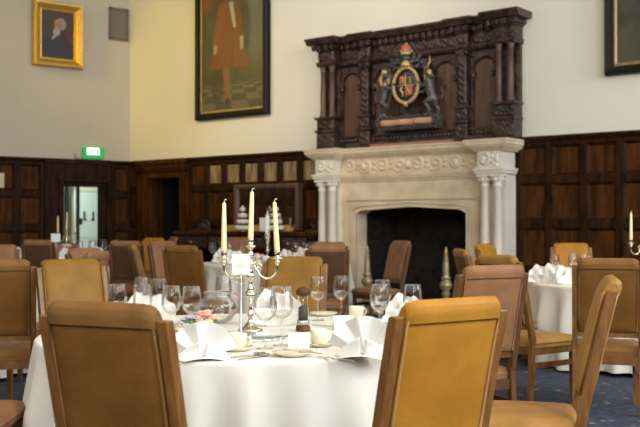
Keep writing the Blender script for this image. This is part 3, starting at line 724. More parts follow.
# lion (left) and unicorn (right), each one continuous body, rampant, paws on the shield
def beast(s_, name, m):
    X = lambda x: s_*(.18+(x-.18)*1.22)
    ch = [
        [(X(.40), 0, .42, .055), (X(.375), -.01, .50, .068), (X(.35), -.01, .60, .066), (X(.34), -.01, .68, .078)],          # haunch to chest
        [(X(.34), -.01, .68, .07), (X(.345), -.015, .76, .052), (X(.33), -.03, .82, .050)],                                   # neck
        [(X(.38), -.03, .44, .050), (X(.31), -.05, .38, .038), (X(.36), -.04, .29, .024), (X(.35), -.04, .22, .020), (X(.31), -.06, .205, .020)],   # near hind leg
        [(X(.42), .02, .44, .050), (X(.40), .03, .36, .036), (X(.45), .03, .29, .024), (X(.44), .03, .22, .020), (X(.40), .03, .205, .020)],
        [(X(.32), -.04, .67, .040), (X(.25), -.05, .62, .028), (X(.22), -.06, .67, .020), (X(.185), -.065, .69, .018)],       # forelegs on the shield
        [(X(.32), .02, .64, .038), (X(.25), .02, .55, .026), (X(.21), -.01, .55, .019), (X(.18), -.02, .53, .016)],
    ]
    if s_ < 0:
        ch.append([(X(.33), -.03, .83, .050), (X(.30), -.05, .82, .040), (X(.275), -.06, .80, .028)])                          # blunt muzzle
        ch.append([(X(.44), 0, .44, .018), (X(.50), 0, .46, .014), (X(.50), 0, .58, .013), (X(.46), 0, .66, .014), (X(.50), 0, .72, .024)])
        ch.append([(X(.345), -.02, .86, .02), (X(.35), -.02, .885, .012)])
    else:
        ch.append([(X(.33), -.03, .84, .050), (X(.37), -.06, .82, .042), (X(.415), -.08, .755, .030), (X(.43), -.08, .73, .028)])   # long head turned outwards
        ch.append([(X(.33), -.02, .86, .014), (X(.325), -.02, .90, .008)])
        ch.append([(X(.44), 0, .44, .016), (X(.50), 0, .42, .013), (X(.53), 0, .50, .013), (X(.50), 0, .58, .012), (X(.54), 0, .63, .022)])
        ch[4] = [(X(.34), -.04, .67, .040), (X(.27), -.05, .62, .026), (X(.24), -.06, .67, .018), (X(.20), -.065, .69, .016)]
    return skinned(name, ch, m, ra)
lb = beast(-1, 'lion', 'grey_paint'); ub = beast(1, 'unicorn', 'grey_paint')
mb = MB(); rnd = random.Random(5)
for k in range(22):
    t = rnd.random()*2*PI; mb.ball((-.375+.075*math.cos(t), -.02-.04*rnd.random(), .79+.10*math.sin(t)), .028, 1, .8, 1.2, 8, 6)
mb.build('mane', 'gold_paint', lb)
mb = MB()
for k in range(7): mb.ball((.335-.01*(k % 2), -.03, .87-.03*k), .026, 1, .7, 1.3, 8, 6)
mb.ball((.425, -.085, .81), .036, 1.1, .7, 1); mb.tube([(.33, -.03, .84), (.425, -.085, .81), (.46, -.105, .765)], .02, 6); mb.build('mane', 'gold_paint', ub)
mb = MB(); mb.tube([(.38, -.07, .87), (.43, -.07, .97), (.42, -.07, 1.05)], [.018, .012, .004], 8); mb.build('horn', 'gold_paint', ub)
# plinth of scrolls and the red motto ribbon
mb = MB(); mb.box(-.50, .50, -.02, .16, .02, .20)
for k in range(15):
    x = -.47+.067*k
    for z in (.195, .055): mb.tube([(x+.032*math.cos(t)*(1-t/10), -.04, z+.028*math.sin(t)*(1-t/10)) for t in seg(0, 6, 9)], .012, 6)
for s_ in (-1, 1): mb.tube([(s_*(.50+.05*math.cos(t)*(1-t/12)), -.04, .125+.07*math.sin(t)*(1-t/12)) for t in seg(0, 7, 14)], .018, 8)
mb.build('scroll_plinth', 'grey_paint', ra)
mb = MB(); mb.grid(lambda a, b: (-.44+a*.88, -.062-.018*math.sin(a*PI*6), .085+b*.085), 60, 2)
o = mb.build('motto_ribbon', 'ribbon_red', ra); sd = o.modifiers.new('thick', 'SOLIDIFY'); sd.thickness = .01
mb = MB()
for k in range(17):
    if k in (4, 7, 11): continue
    x = -.40+.05*k; y = -.072-.018*math.sin((x+.44)/.88*PI*6); mb.box(x-.012, x+.012, y-.003, y+.005, .105, .15)
mb.tube([(-.44+.88*k/60, -.069-.018*math.sin(k/60*PI*6), .104) for k in range(2, 59)], .004, 5); mb.build('gilt_marks', 'gold_paint', ra)

# ------------------------------------------------------------------ sideboard, mirror and what stands on it
sb = empty('sideboard', MW(3.38, 0), AM); tag(sb, 'long dark carved oak sideboard against the panelling left of the chimneypiece', 'sideboard')
mb = MB(); mb.box(-1.55, 1.55, -.56, -.06, 1.13, 1.175, .008); mb.box(-1.52, 1.52, -.54, -.06, 1.11, 1.13); mb.build('top_board', 'oak_panel', sb)
mb = MB(); mb.box(-1.50, 1.50, -.51, -.06, .86, 1.11)
mb.box(-1.48, 1.48, -.48, -.06, .12, .18); mb.box(-1.48, 1.48, -.10, -.06, .12, .9); mb.build('carcass', 'oak_dark', sb)
for k in range(4):
    x0 = -1.44+k*.735; mb = MB(); mb.box(x0, x0+.68, -.53, -.51, .89, 1.08, .006); relief(mb, x0+.03, x0+.65, .91, 1.06, -.532, .02, lambda x, z: scroll(x, z, .15, .15)); dr = mb.build('drawer', 'oak_carved', sb)
    mb = MB(); mb.ball((x0+.34, -.565, .985), .022); mb.tube([(x0+.34, -.53, .985), (x0+.34, -.56, .985)], .01); mb.build('knob', 'brass', dr)
for x in (-1.42, -.47, .47, 1.42):
    mb = MB(); mb.lathe([(.05, 0), (.06, .04), (.06, .12), (.035, .16), (.04, .2), (.075, .34), (.08, .45), (.06, .56), (.03, .64), (.05, .70), (.035, .74), (.06, .80), (.06, .86)], (x, -.44, 0), 16); mb.build('leg', 'oak_dark', sb)
# scroll ornaments at the ends of the board
for s_, x in ((-1, -1.15), (1, 1.33)):
    mb = MB()
    for (cx, cz, r, dr_) in ((0, .10, .09, 1), (-.12*s_*-1, .07, .06, -1)):
        pts = [(x+cx+dr_*r*math.cos(t)*(1-t/9.5), -.16, 1.175+cz+r*math.sin(t)*(1-t/9.5)) for t in seg(-1.5, 6.5, 22)]
        mb.tube(pts, [.024-.0006*i for i in range(23)], 8); mb.ball((x+cx, -.16, 1.175+cz), .026)
    mb.box(x-.16, x+.16, -.2, -.1, 1.175, 1.20); mb.tube([(x-.15*s_, -.16, 1.20), (x-.02*s_, -.16, 1.20), (x+.08*s_, -.16, 1.33), (x+.16*s_, -.16, 1.25)], .02, 8)
    mb.build('scroll_ornament', 'oak_carved', sb)
mr = empty('mirror', MW(3.68, .16, 1.18), AM); tag(mr, 'wide oak-framed mirror standing on the sideboard behind the candles', 'mirror')
mb = MB(); mb.box(-.68, .68, -.01, .03, .06, .74); mb.build('mirror_glass', 'mirror_glass', mr)
frame(mr, 1.32, .64, [(-.03, -.012), (-.01, -.05), (.03, -.06), (.06, -.05), (.065, .06)], 'oak_niche').location = (0, 0, .08)
mb = MB(); mb.box(-.72, .72, -.04, .07, 0, .04); mb.build('foot_rail', 'oak_dark', mr)
mb = MB(); mb.box(-.70, .72, -.14, -.06, 0, .02); mb.box(-.70, .72, -.145, -.135, 0, .10); mb.box(-.70, .72, -.07, -.06, 0, .05); mb.box(-.70, -.685, -.14, -.06, 0, .07); mb.box(.705, .72, -.14, -.06, 0, .07)
tag(mb.build('wooden_tray', 'light_oak', loc=MW(3.62, .19, 1.178), rz=AM), 'long pale wooden tray in front of the mirror', 'tray')
def tower(u, label):
    t = empty('tiered_stand', MW(u, .50, 1.178), AM); tag(t, label, 'cake stand', 'tiered stands in front of the mirror')
    mb = MB(); mb.lathe([(.10, 0), (.10, .01), (.012, .02), (.010, .40), (.02, .42), (0, .43)], n=16); mb.build('pole', 'silver', t)
    rr = random.Random(int(u*100))
    for k in range(4):
        r = .13-.028*k; z = .03+.10*k
        mb = MB(); mb.lathe([(0, z), (r, z), (r+.01, z+.012), (0, z+.012)], n=20)
        mb.mi = 1
        nb = max(5, int(2*PI*r/.07))
        for q in range(nb):
            a = 2*PI*q/nb+k*.4; mb.ball(((r-.03)*math.cos(a), (r-.03)*math.sin(a), z+.036), .036, 1, 1, .85, 8, 6)
        mb.build('tier', ['china', 'cake_icing'], t)
    return t
tower(3.45, 'left white tiered stand on the sideboard by the mirror'); tower(4.18, 'right white tiered stand on the sideboard, in place of a mirror reflection')  # right stand is a solid copy added for the mirror reflection of the left
mb = MB(); mb.box(-.09, .09, -.02, .02, 0, .22, .004); tag(mb.build('menu_card', 'card_white', loc=MW(3.88, .44, 1.178), rz=AM), 'blank white card standing between the two tiered stands on the sideboard', 'card')

# ------------------------------------------------------------------ andirons
def andiron(px_x, y, label):
    a = empty('andiron', (px_x, y, .04), 0); tag(a, label, 'andiron', 'brass andirons before the hearth')
    mb = MB(); mb.lathe([(.08, .10), (.09, .12), (.09, .16), (.045, .20), (.04, .26), (.065, .29), (.04, .33), (.08, .38), (.09, .42), (.07, .46), (.05, .48), (.06, .50), (.07, .52), (.045, .54), (.048, .56), (.044, .68), (.026, .84), (.032, .85), (.018, .865), (.030, .885), (.014, .905), (.016, .92), (0, .95)], n=20)
    mb.build('finial_column', 'brass', a)
    for s_ in (-1, 1):
        mb = MB(); mb.tube([(0, 0, .14), (s_*.08, -.02, .14), (s_*.14, -.04, .08), (s_*.17, -.05, .018)], .018, 8); mb.ball((s_*.17, -.05, .02), .02); mb.build('foot', 'brass', a)
    mb = MB(); mb.box(-.015, .015, .05, .40, .10, .13); mb.box(-.015, .015, .37, .40, 0, .13); mb.build('billet_bar', 'black_paint', a)
q = MW(5.99, .50); andiron(q.x, q.y, 'brass andiron at the left side of the hearth')
q = MW(7.34, .50); andiron(q.x, q.y, 'brass andiron at the right side of the hearth')

# ------------------------------------------------------------------ chairs
HC = 1.09
def back_line(z):                         # y of the middle of the back posts; the back reclines
    if z < .45: return -.235 + .02*(1-abs(z-.3)/.3)*0 - .03*(1-z/.45)*1
    return -.235 - .20*(z-.45) - .05*(z-.45)**2
def make_chair(leather, wood='chair_wood', backleather=None):
    c = empty('dining_chair'); c['category'] = 'chair'
    bl = backleather or leather
    zs = [0, .15, .30, .45, .6, .75, .9, 1.0, 1.035]
    for s_ in (-1, 1):                    # back post: square section leg running up into the back
        mb = MB(); x0, x1 = s_*.222, s_*.187; x0, x1 = min(x0, x1), max(x0, x1); rings = []
        for z in zs:
            y = back_line(z); t = .018 + .005*min(1, z/.45) - (.004 if z > 1.02 else 0)
            rings.append([mb.bm.verts.new(q) for q in ((x0, y-t, z), (x1, y-t, z), (x1, y+t, z), (x0, y+t, z))])
        for a, b_ in zip(rings, rings[1:]):
            for k in range(4): mb.bm.faces.new((a[k], a[(k+1) % 4], b_[(k+1) % 4], b_[k]))
        mb.bm.faces.new(rings[0][::-1]); mb.bm.faces.new(rings[-1])
        o = mb.build('back_post', wood, c); bv = o.modifiers.new('bevel', 'BEVEL'); bv.width = .004; bv.segments = 2
        mb = MB(); x = s_*.195; xa, xb = x-.021, x+.021
        va = [mb.bm.verts.new(q) for q in ((x-.015, .195, 0), (x+.015, .195, 0), (x+.015, .225, 0), (x-.015, .225, 0))]; vb = [mb.bm.verts.new(q) for q in ((xa, .19, .40), (xb, .19, .40), (xb, .232, .40), (xa, .232, .40))]
        for k in range(4): mb.bm.faces.new((va[k], va[(k+1) % 4], vb[(k+1) % 4], vb[k]))
        mb.bm.faces.new(va[::-1]); mb.bm.faces.new(vb); mb.build('front_leg', wood, c)
        mb = MB(); mb.box(s_*.195-.011, s_*.195+.011, -.235, .20, .245, .285); mb.build('stretcher', wood, c)
    mb = MB(); mb.box(-.205, .205, .192, .228, .345, .405); mb.box(-.205, .205, -.25, -.222, .345, .405)
    for s_ in (-1, 1): mb.box(s_*.195-.016, s_*.195+.016, -.235, .20, .345, .405)
    mb.box(-.187, .187, back_line(.56)-.012, back_line(.56)+.012, .535, .575)
    mb.build('seat_frame', wood, c)
    # seat: puffed pad
    def seat_fn(a, b):
        x = (a-.5)*.45; y = -.232+b*.482; e = min(1, 7*min(a, 1-a), 7*min(b, 1-b)); r_ = math.sqrt(max(0, 1-(1-e)**2))
        return (x*(1-.012*(1-r_)), y, .432 + .040*r_ + .012*math.sin(PI*a)*math.sin(PI*b))
    mb = MB(); mb.grid(seat_fn, 20, 20); mb.box(-.222, .222, -.229, .246, .398, .434); o = mb.build('seat', leather, c)
    mb = MB(); zz_ = .432
    mb.tube([(-.226, -.225, zz_), (-.226, .250, zz_), (.226, .250, zz_), (.226, -.225, zz_)], .005, 6); mb.build('piping', leather, o)
    # upholstered back: front cushion rising over the posts in a soft roll
    def cush(a, b):
        # a: across, b: round the vertical section (front bottom -> top roll -> back)
        pr = [(.030, .575), (.046, .60), (.050, .75), (.048, .90), (.043, 1.0), (.034, 1.05), (.014, 1.080), (-.014, 1.086), (-.034, 1.070), (-.042, 1.045), (-.042, 1.012)]
        t = b*(len(pr)-1); i = min(int(t), len(pr)-2); f = t-i; dy = pr[i][0]*(1-f)+pr[i+1][0]*f; z = pr[i][1]*(1-f)+pr[i+1][1]*f
        e = min(1, 8*min(a, 1-a)); r_ = math.sqrt(max(0, 1-(1-e)**2))
        top = max(0, (z-1.0)/.086); z -= top*.020*(1-r_)
        dy2 = dy*(.55+.45*r_)
        return ((a-.5)*.372, back_line(min(z, 1.035)) + dy2 - .2*max(0, z-1.035), z)
    mb = MB(); g = mb.grid(cush, 20, 30)
    for col in (g[0], g[-1]):
        mb.bm.faces.new(col)
    ba = mb.build('backrest', leather, c)
    for s_ in (-1, 1):
        mb = MB(); mb.tube([(s_*.187, back_line(z)+.034, z) for z in (.58, .7, .85, .98, 1.03)], .0055, 6); mb.build('piping', leather, ba)
    # back panel between the posts, with a piped edge
    def bp(a, b):
        z = .575+b*.45; e = min(1, 10*min(a, 1-a), 10*min(b, 1-b)); r_ = math.sqrt(max(0, 1-(1-e)**2))
        return ((a-.5)*.366, back_line(z) - .020 - .012*r_, z)
    mb = MB(); mb.grid(bp, 14, 20); mb.box(-.183, .183, 0, .02, .58, 1.0, mtx=None)
    for v in list(mb.bm.verts)[-8:]: v.co.y += back_line(v.co.z) - .018
    pa = mb.build('back_panel', bl, c)
    mb = MB(); t = .026
    mb.tube([(-.179, back_line(.58)-t, .58)] + [(-.179, back_line(z)-t, z) for z in (.7, .85, .95, 1.018)] + [(.179, back_line(z)-t, z) for z in (1.02, .95, .85, .7, .58)] + [(.178, back_line(.58)-t, .578)], .0055, 6)
    mb.build('piping', 'piping_tan' if leather in ('leather_tan', 'leather_mustard') else leather, pa)
    return c
CT = make_chair('leather_tan', backleather='leather_brown')
CM = make_chair('leather_mustard')
CR = make_chair('leather_rose', 'chair_wood_dark', 'leather_rose')
CD = make_chair('leather_rose', 'chair_wood_dark', 'leather_dark')
CO = make_chair('leather_olive'); CB = make_chair('leather_umber', backleather='leather_brown')
BT = back_line(1.03)
def chair(proto, bx, by, ang, label, group=None):
    # (bx, by) is where the top of the back stands; ang turns the seat (0 = away from the camera, + = to the left)
    a = math.radians(ang); fx, fy = -math.sin(a), math.cos(a)
    return place(proto, USED, (bx - BT*fx, by - BT*fy, 0), a, label, group)
G1 = 'chairs round the front table'; G2 = 'chairs round the right-hand table'; G3 = 'chairs round the far middle table'; G4 = 'chairs on the left side of the hall'
chair(CB, -.665, 2.93, -23, 'brown leather chair seen from behind at the front left, cutting off the tablecloth', G1)
chair(CM, .422, 3.08, 33, 'mustard leather chair seen from behind at the front, right of the fan napkin', G1)
chair(CT, 1.30, 4.28, 77, 'tan leather chair in profile at the lower right, its seat pointing left', G1)
chair(CR, .985, 5.42, 24, 'pinkish brown leather chair just behind the mustard chair at the front right', G1)
chair(CO, -1.64, 6.26, 217, 'mustard leather chair facing forward beyond the left of the front table', G1)
chair(CO, -.18, 6.72, 171, 'mustard leather chair facing forward behind the candelabra of the front table', G1)
chair(CR, -2.03, 4.38, -88, 'chair at the lower left edge of which only the seat shows', G1)
chair(CB, 1.955, 6.45, -15, 'brown-backed chair seen straight from behind before the right-hand table', G2)
chair(CT, 1.335, 7.12, -56, 'tan chair turned right whose side legs stand on the open carpet', G2)
chair(CM, 1.84, 10.6, -125, 'yellowish chair top showing above the others below the right stone columns', G2)
chair(CT, 1.30, 8.70, -84, 'narrow side-on chair back in front of the right end of the hearth', G2)
chair(CM, 2.93, 11.1, 176, 'tan chair facing forward beyond the right-hand table by the panelling', G2)
chair(CB, -2.105, 6.22, 16, 'brown leather chair seen from behind at the left edge of the picture', G4)
chair(CD, -3.5, 10.3, 186, 'pinkish chair facing forward at the far left, just above the chair at the edge', G4)
chair(CT, -2.86, 7.30, -94, 'chair hidden by the left-edge chair, only its tan seat corner showing', G4)
chair(CD, -3.86, 13.0, -4, 'dark brown chair back standing left of the flower basket table', G4)
chair(CR, -2.20, 8.9, -122, 'pinkish chair top just above the left mustard chair', G4)
chair(CR, -1.88, 7.98, 78, 'small turned chair top at the right shoulder of the left mustard chair', G4)
chair(CD, -2.54, 12.4, -6, 'dark brown chair back right of the lit doorway', G4)
chair(CT, -2.13, 10.8, -72, 'slim tan chair in profile leaning left in front of the dark brown chair back', G4)
chair(CM, -2.56, 14.6, 148, 'golden tan chair facing forward before the dark doorway', G4)
chair(CR, -2.02, 12.2, -132, 'rosy leather chair half turned right of the slim profile chair', G4)
chair(CR, -2.46, 15.9, 112, 'tiny chair top peeping out right of the golden tan chair', G4)
chair(CB, -1.455, 10.0, -24, 'brown-backed chair left of the far middle table, seen from behind', G3)
chair(CD, .075, 10.1, 3, 'brown chair back just left of the hearth, in front of its neighbour', G3)
chair(CR, .11, 11.75, -2, 'pinkish chair top rising behind the brown chair back left of the hearth', G3)
chair(CR, 1.06, 12.47, 118, 'pinkish leather chair turned left in front of the black hearth', G3)
chair(CR, -1.32, 15.25, 176, 'pinkish chair facing forward between the far middle table and the sideboard', G3)

# ------------------------------------------------------------------ round tables and cloths
TZ = .752; TR = 1.06
def cloth_mesh(seed, R=TR, flare=.05, nfold=26):
    rr = random.Random(seed); ph = [rr.uniform(0, 6.28) for _ in range(6)]
    def fn(a, b):
        t = 2*PI*a
        if b <= .4:
            k = b/.4; r = R*.985*k
            return (r*math.cos(t), r*math.sin(t), TZ)
        k = (b-.4)/.6
        if k < .12:
            s_ = k/.12*PI/2; r = R*.985 + R*.015*math.sin(s_)*1.0; z = TZ - .016*(1-math.cos(s_))
            return (r*math.cos(t), r*math.sin(t), z)
        d = (k-.12)/.88
        f = .5*math.sin(nfold*t+ph[0]+1.6*math.sin(3*t+ph[1])) + .35*math.sin((nfold*.6)//1*t+ph[2]) + .25*math.sin(7*t+ph[3])
        amp = .085*min(1, d*2.2)**.9
        r = R + flare*d + amp*f
        z = TZ - .016 - (TZ-.045)*d + .012*d*math.sin(5*t+ph[4])
        return (r*math.cos(t), r*math.sin(t), z)
    mb = MB(); mb.grid(fn, 220, 40, closed=True)
    bmesh.ops.remove_doubles(mb.bm, verts=mb.bm.verts[:], dist=1e-5)
    return mb
def table(x, y, seed, label, clabel, R=TR):
    t = empty('banquet_table', (x, y, 0)); tag(t, label, 'table', 'round banquet tables')
    mb = MB(); mb.lathe([(0, TZ-.03), (R*.975, TZ-.03), (R*.98, TZ-.01), (R*.975, TZ-.004), (0, TZ-.004)], n=48); mb.build('tabletop', 'light_oak', t)
    for k in range(4):
        a = PI/4+PI/2*k; mb = MB(); mb.tube([(.62*math.cos(a), .62*math.sin(a), 0), (.55*math.cos(a), .55*math.sin(a), TZ-.03)], .018, 8); mb.build('leg', 'pewter', t)
    o = cloth_mesh(seed, R).build('tablecloth', 'linen', loc=(x, y, 0)); tag(o, clabel, 'tablecloth', 'white floor-length tablecloths')
T1 = (-.40, 4.97); T2 = (3.06, 9.1); T3 = (-.64, 13.38); T4 = (-4.08, 15.0); T5 = (-3.58, 8.55)
table(*T1, 1, 'round table under the front white cloth', 'white cloth on the large round table in the foreground', 1.05)
table(*T2, 2, 'round table under the right-hand white cloth', 'white cloth hanging in folds on the round table at the right')
table(*T3, 3, 'round table under the far middle white cloth', 'white cloth on the far middle table before the sideboard')
table(*T4, 4, 'round table under the cloth before the lit doorway', 'white cloth on the far left table with the flower basket')
table(*T5, 5, 'round table under the left cloth behind the edge chair', 'white cloth hanging behind the brown chair at the left edge')

# ------------------------------------------------------------------ tableware prototypes
def make_wine_glass(h=.255, r=.050):
    g = empty('wine_glass'); g['category'] = 'glass'
    mb = MB(); zb = h*.44
    mb.lathe([(.004, zb), (r*.45, zb+h*.035), (r*.82, zb+h*.10), (r, zb+h*.22), (r*.97, zb+h*.34), (r*.82, h-.003), (r*.80, h), (r*.785, h-.003), (r*.94, zb+h*.34), (r*.97, zb+h*.22), (r*.79, zb+h*.105), (r*.42, zb+h*.045), (.0, zb+h*.02)], n=28, cap=False)
    mb.build('bowl', 'clear_glass', g)
    mb = MB(); mb.lathe([(.0045, .012), (.0035, h*.2), (.005, zb)], n=10); mb.build('stem', 'clear_glass', g)
    mb = MB(); mb.lathe([(0, 0), (.040, 0), (.040, .002), (.012, .007), (.004, .014)], n=24); mb.build('foot', 'clear_glass', g)
    return g
def make_balloon():
    g = make_wine_glass(.275, .056); return g
def make_cup():
    c = empty('coffee_cup'); c['category'] = 'cup'
    mb = MB(); mb.lathe([(0, .004), (.028, .004), (.030, 0), (.032, .004), (.040, .014), (.045, .04), (.046, .068), (.0445, .069), (.043, .066), (.042, .04), (.036, .016), (0, .010)], n=28, cap=False); mb.build('bowl', 'china', c)
    mb = MB(); mb.tube([(.044+.024*math.sin(t), 0, .036-.020*math.cos(t)) for t in seg(.25, PI-.25, 9)], .0038, 8); mb.build('handle', 'china', c)
    return c
def make_plate(r, name='side_plate'):
    mb = MB(); mb.lathe([(0, .004), (r*.58, .004), (r*.62, 0), (r*.66, .004), (r*.98, .016), (r, .018), (r*.98, .0195), (r*.68, .0085), (r*.6, .007), (0, .007)], n=36, cap=False)
    o = mb.build(name, 'china'); o['category'] = 'plate'; return o
def make_napkin(w_=.165, h_=.165, pleats=3.5):
    # linen folded into a standing fan with two low wings
    def fn(a, b):
        t = (a-.5)*2*1.30; r = b
        zig = (abs(((a*pleats) % 1)-.5)*2-.5)
        x = math.sin(t)*w_*r*(1.0); z = math.cos(t)*h_*r*(.95+.05*math.cos(2*t))
        return (x, zig*.040*r + .035*(1-z/h_) , z+.003)
    mb = MB(); mb.grid(fn, 48, 10, smooth=False)
    for s_ in (-1, 1):                    # front wings folded low
        mb.grid(lambda a, b: (s_*(.01+a*.115), -.035-.02*(1-a)*b+.03*a, .003+b*.085*(1-a)**.7), 8, 6)
    mb.grid(lambda a, b: ((a-.5)*.26*(1-.3*b), .05-.13*b, .003+.012*b*math.sin(PI*a)), 8, 6)
    bmesh.ops.remove_doubles(mb.bm, verts=mb.bm.verts[:], dist=1e-5)
    o = mb.build('folded_napkin', 'linen_napkin'); o['category'] = 'napkin'
    s_ = o.modifiers.new('thick', 'SOLIDIFY'); s_.thickness = .0022; return o
def make_round_napkin():
    # soft napkin with two rounded humps
    def hump(cx, w_, h_, y, ph):
        def fn(a, b):
            t = (a-.5)*PI*1.02
            return (cx+math.sin(t)*w_*(.30+.70*b), y+.030*math.cos(t*2+ph)*b - .03*b*(1-abs(2*a-1)) + .020*b*(abs(((a*3.5+.15*b+ph) % 1)-.5)*2-.5), .003+h_*b*(max(0, math.cos(t*.92))**.8)*(1-.14*abs(((a*3.5+ph) % 1)-.5)*2))
        return fn
    mb = MB(); mb.grid(hump(-.030, .085, .168, .015, 0), 28, 10, smooth=False); mb.grid(hump(.040, .080, .155, -.015, .6), 28, 10, smooth=False); mb.grid(hump(0, .12, .085, -.055, 1.2), 28, 8, smooth=False)
    o = mb.build('folded_napkin', 'linen_napkin'); o['category'] = 'napkin'; s_ = o.modifiers.new('thick', 'SOLIDIFY'); s_.thickness = .0025; return o
def make_cutlery(kind):
    c = empty({'knife': 'butter_knife', 'spoon': 'spoon', 'fork': 'fork'}[kind]); c['category'] = kind
    mb = MB(); mb.grid(lambda a, b: ((a-.5)*(.007+.006*(b-.3)**2*4), b*.11-.11, .004+.003*math.sin(PI*b)), 4, 12)
    o = mb.build('handle', 'steel', c); s_ = o.modifiers.new('t', 'SOLIDIFY'); s_.thickness = .003
    mb = MB()
    if kind == 'knife':
        mb.prism([(-.004, 0), (.005, 0), (.010, .03), (.010, .07), (.004, .092), (-.005, .085)], .004, .0062, 'z')
    elif kind == 'spoon':
        mb.grid(lambda a, b: ((a-.5)*2*.020*math.sin(PI*min(1, b*.92+.08))**.7, b*.062, .006-.007*math.sin(PI*b)*(1-(2*a-1)**2)+.002), 8, 12)
    else:
        mb.prism([(-.003, 0), (.003, 0), (.011, .022), (.011, .034), (-.011, .034), (-.011, .022)], .004, .006, 'z')
        for k in range(4): mb.box(-.0105+k*.0063, -.0082+k*.0063, .032, .072, .004, .006)
    o = mb.build({'knife': 'blade', 'spoon': 'spoon_bowl', 'fork': 'tines'}[kind], 'steel', c)
    if kind == 'spoon': s_ = o.modifiers.new('t', 'SOLIDIFY'); s_.thickness = .0015
    return c
GL = make_wine_glass(); BL = make_balloon(); CU = make_cup(); PL = make_plate(.085); SA = make_plate(.078, 'saucer'); NF = make_napkin(); NR = make_round_napkin()
KN = make_cutlery('knife'); SP = make_cutlery('spoon'); FK = make_cutlery('fork')
CZ = TZ + .001
GG = 'wine glasses on the front table'
for (x, y, pr, lb_) in (
    (-.250, 4.33, BL, 'large wine glass before the candelabra, the left of the two nearest'), (-.180, 4.44, BL, 'large wine glass before the pepper mill, the right of the two nearest'),
    (-.012, 5.58, GL, 'wine glass just right of the pepper mill with a clear bowl'), (.126, 5.66, GL, 'wine glass standing to the right of the one by the pepper mill'),
    (.305, 4.88, GL, 'front left glass of the three beside the mustard chair'), (.345, 5.26, GL, 'rear glass of the three beside the mustard chair'), (.475, 4.88, GL, 'glass right against the mustard chair, before the round napkin'),
    (-1.045, 4.90, GL, 'leftmost wine glass above the brown front chair'), (-.905, 4.85, GL, 'wine glass in front of the white napkin at the left'), (-.905, 5.35, GL, 'tallest-standing glass behind the left napkin'),
    (-.745, 4.76, GL, 'short-looking wine glass by the right post of the brown front chair'), (-.640, 4.74, GL, 'wine glass between the brown chair and the flowers'), (-1.03, 5.50, GL, 'glass half hidden behind the left napkin'),
    (-.575, 5.66, GL, 'wine glass standing behind the glass jug')):
    place(pr, USED, (x, y, CZ), random.uniform(0, 6), lb_, GG)
place(NF, USED, (-.495, 4.00, CZ), math.radians(14), 'white fan-folded napkin beside the brown front chair', 'folded napkins on the front table', .95)
place(NF, USED, (.190, 4.06, CZ), math.radians(-14), 'white fan-folded napkin touching the mustard chair', 'folded napkins on the front table', 1.04)
place(NR, USED, (-.245, 5.32, CZ), .1, 'cream napkin with two humps behind the candelabra', 'folded napkins on the front table', 1.22)
place(NR, USED, (-.93, 5.12, CZ), .5, 'white napkin showing through the left group of glasses', 'folded napkins on the front table')
place(NR, USED, (.49, 5.38, CZ), -.4, 'cream napkin behind the three glasses by the mustard chair', 'folded napkins on the front table', 1.05)
for (x, y, lc, ls, rz) in ((-.372, 4.27, 'cream cup with its handle to the right, near the left fan napkin', 'saucer under the cup by the left fan napkin', -.3), (.0, 4.42, 'cream cup between the place card and the right fan napkin', 'saucer under the cup by the right fan napkin', .1), (.215, 5.62, 'cream cup at the far side of the table left of the three glasses', 'saucer under the far cup', .5)):
    place(SA, USED, (x, y, CZ), 0, ls, 'saucers on the front table'); place(CU, USED, (x, y, CZ+.0095), rz, lc, 'cups on the front table')
place(PL, USED, (-.118, 4.10, CZ), 0, 'small cream plate with a knife at the near edge of the table', 'plates on the front table', 1.05)
place(PL, USED, (.02, 5.86, CZ), 0, 'small cream plate at the far edge behind the wine glasses', 'plates on the front table')
place(PL, USED, (-.70, 5.02, CZ), 0, 'small cream plate beside the flowers at the left', 'plates on the front table')
place(KN, USED, (-.085, 4.085, CZ+.016), math.radians(58), 'knife lying across the near plate', 'cutlery on the front table')
place(KN, USED, (.055, 3.99, CZ), math.radians(50), 'knife lying at the foot of the right fan napkin', 'cutlery on the front table')
place(SP, USED, (-.285, 4.11, CZ), math.radians(-48), 'upper one of the two spoons lying left of the near plate', 'cutlery on the front table', 1.1)
place(SP, USED, (-.262, 4.06, CZ), math.radians(-40), 'lower one of the two spoons lying left of the near plate', 'cutlery on the front table', 1.1)
place(FK, USED, (.045, 4.30, CZ+.016), math.radians(60), 'teaspoon-sized fork resting on the saucer by the right napkin', 'cutlery on the front table', .8)
place(KN, USED, (.03, 5.25, CZ), math.radians(60), 'knife lying on the cloth right of the pepper mill', 'cutlery on the front table')
place(FK, USED, (.34, 5.12, CZ), math.radians(65), 'fork lying by the feet of the three glasses', 'cutlery on the front table')

# place cards: small tents with a written name
def tent(x, y, rz, w_, h_, label, ink='ink_grey'):
    t = empty('place_card', (x, y, CZ), rz); tag(t, label, 'place card', 'tent cards on the front table')
    mb = MB()
    for s_ in (-1, 1):
        q = [(-w_/2, s_*.028, 0), (w_/2, s_*.028, 0), (w_/2, 0, h_), (-w_/2, 0, h_)]
        mb.bm.faces.new([mb.bm.verts.new(p) for p in q])
    o = mb.build('folded_card', 'card_white', t); s_ = o.modifiers.new('t', 'SOLIDIFY'); s_.thickness = .001
    mb = MB(); rr = random.Random(int(abs(x)*1000)); n = 26
    pts = [(-w_*.32+w_*.64*k/n, -.0165+.0018*math.sin(k*1.9)*rr.random()*.5-.001, h_*.42+.006*math.sin(k*1.7)*(.4+rr.random())) for k in range(n+1)]
    mb.tube(pts, .0008, 5); mb.build('handwriting', ink, t)
    return t
tent(-.092, 4.36, math.radians(-14), .10, .062, 'white tent card below the pepper mill')
tent(.125, 5.10, math.radians(12), .11, .075, 'white tent card behind the right fan napkin')

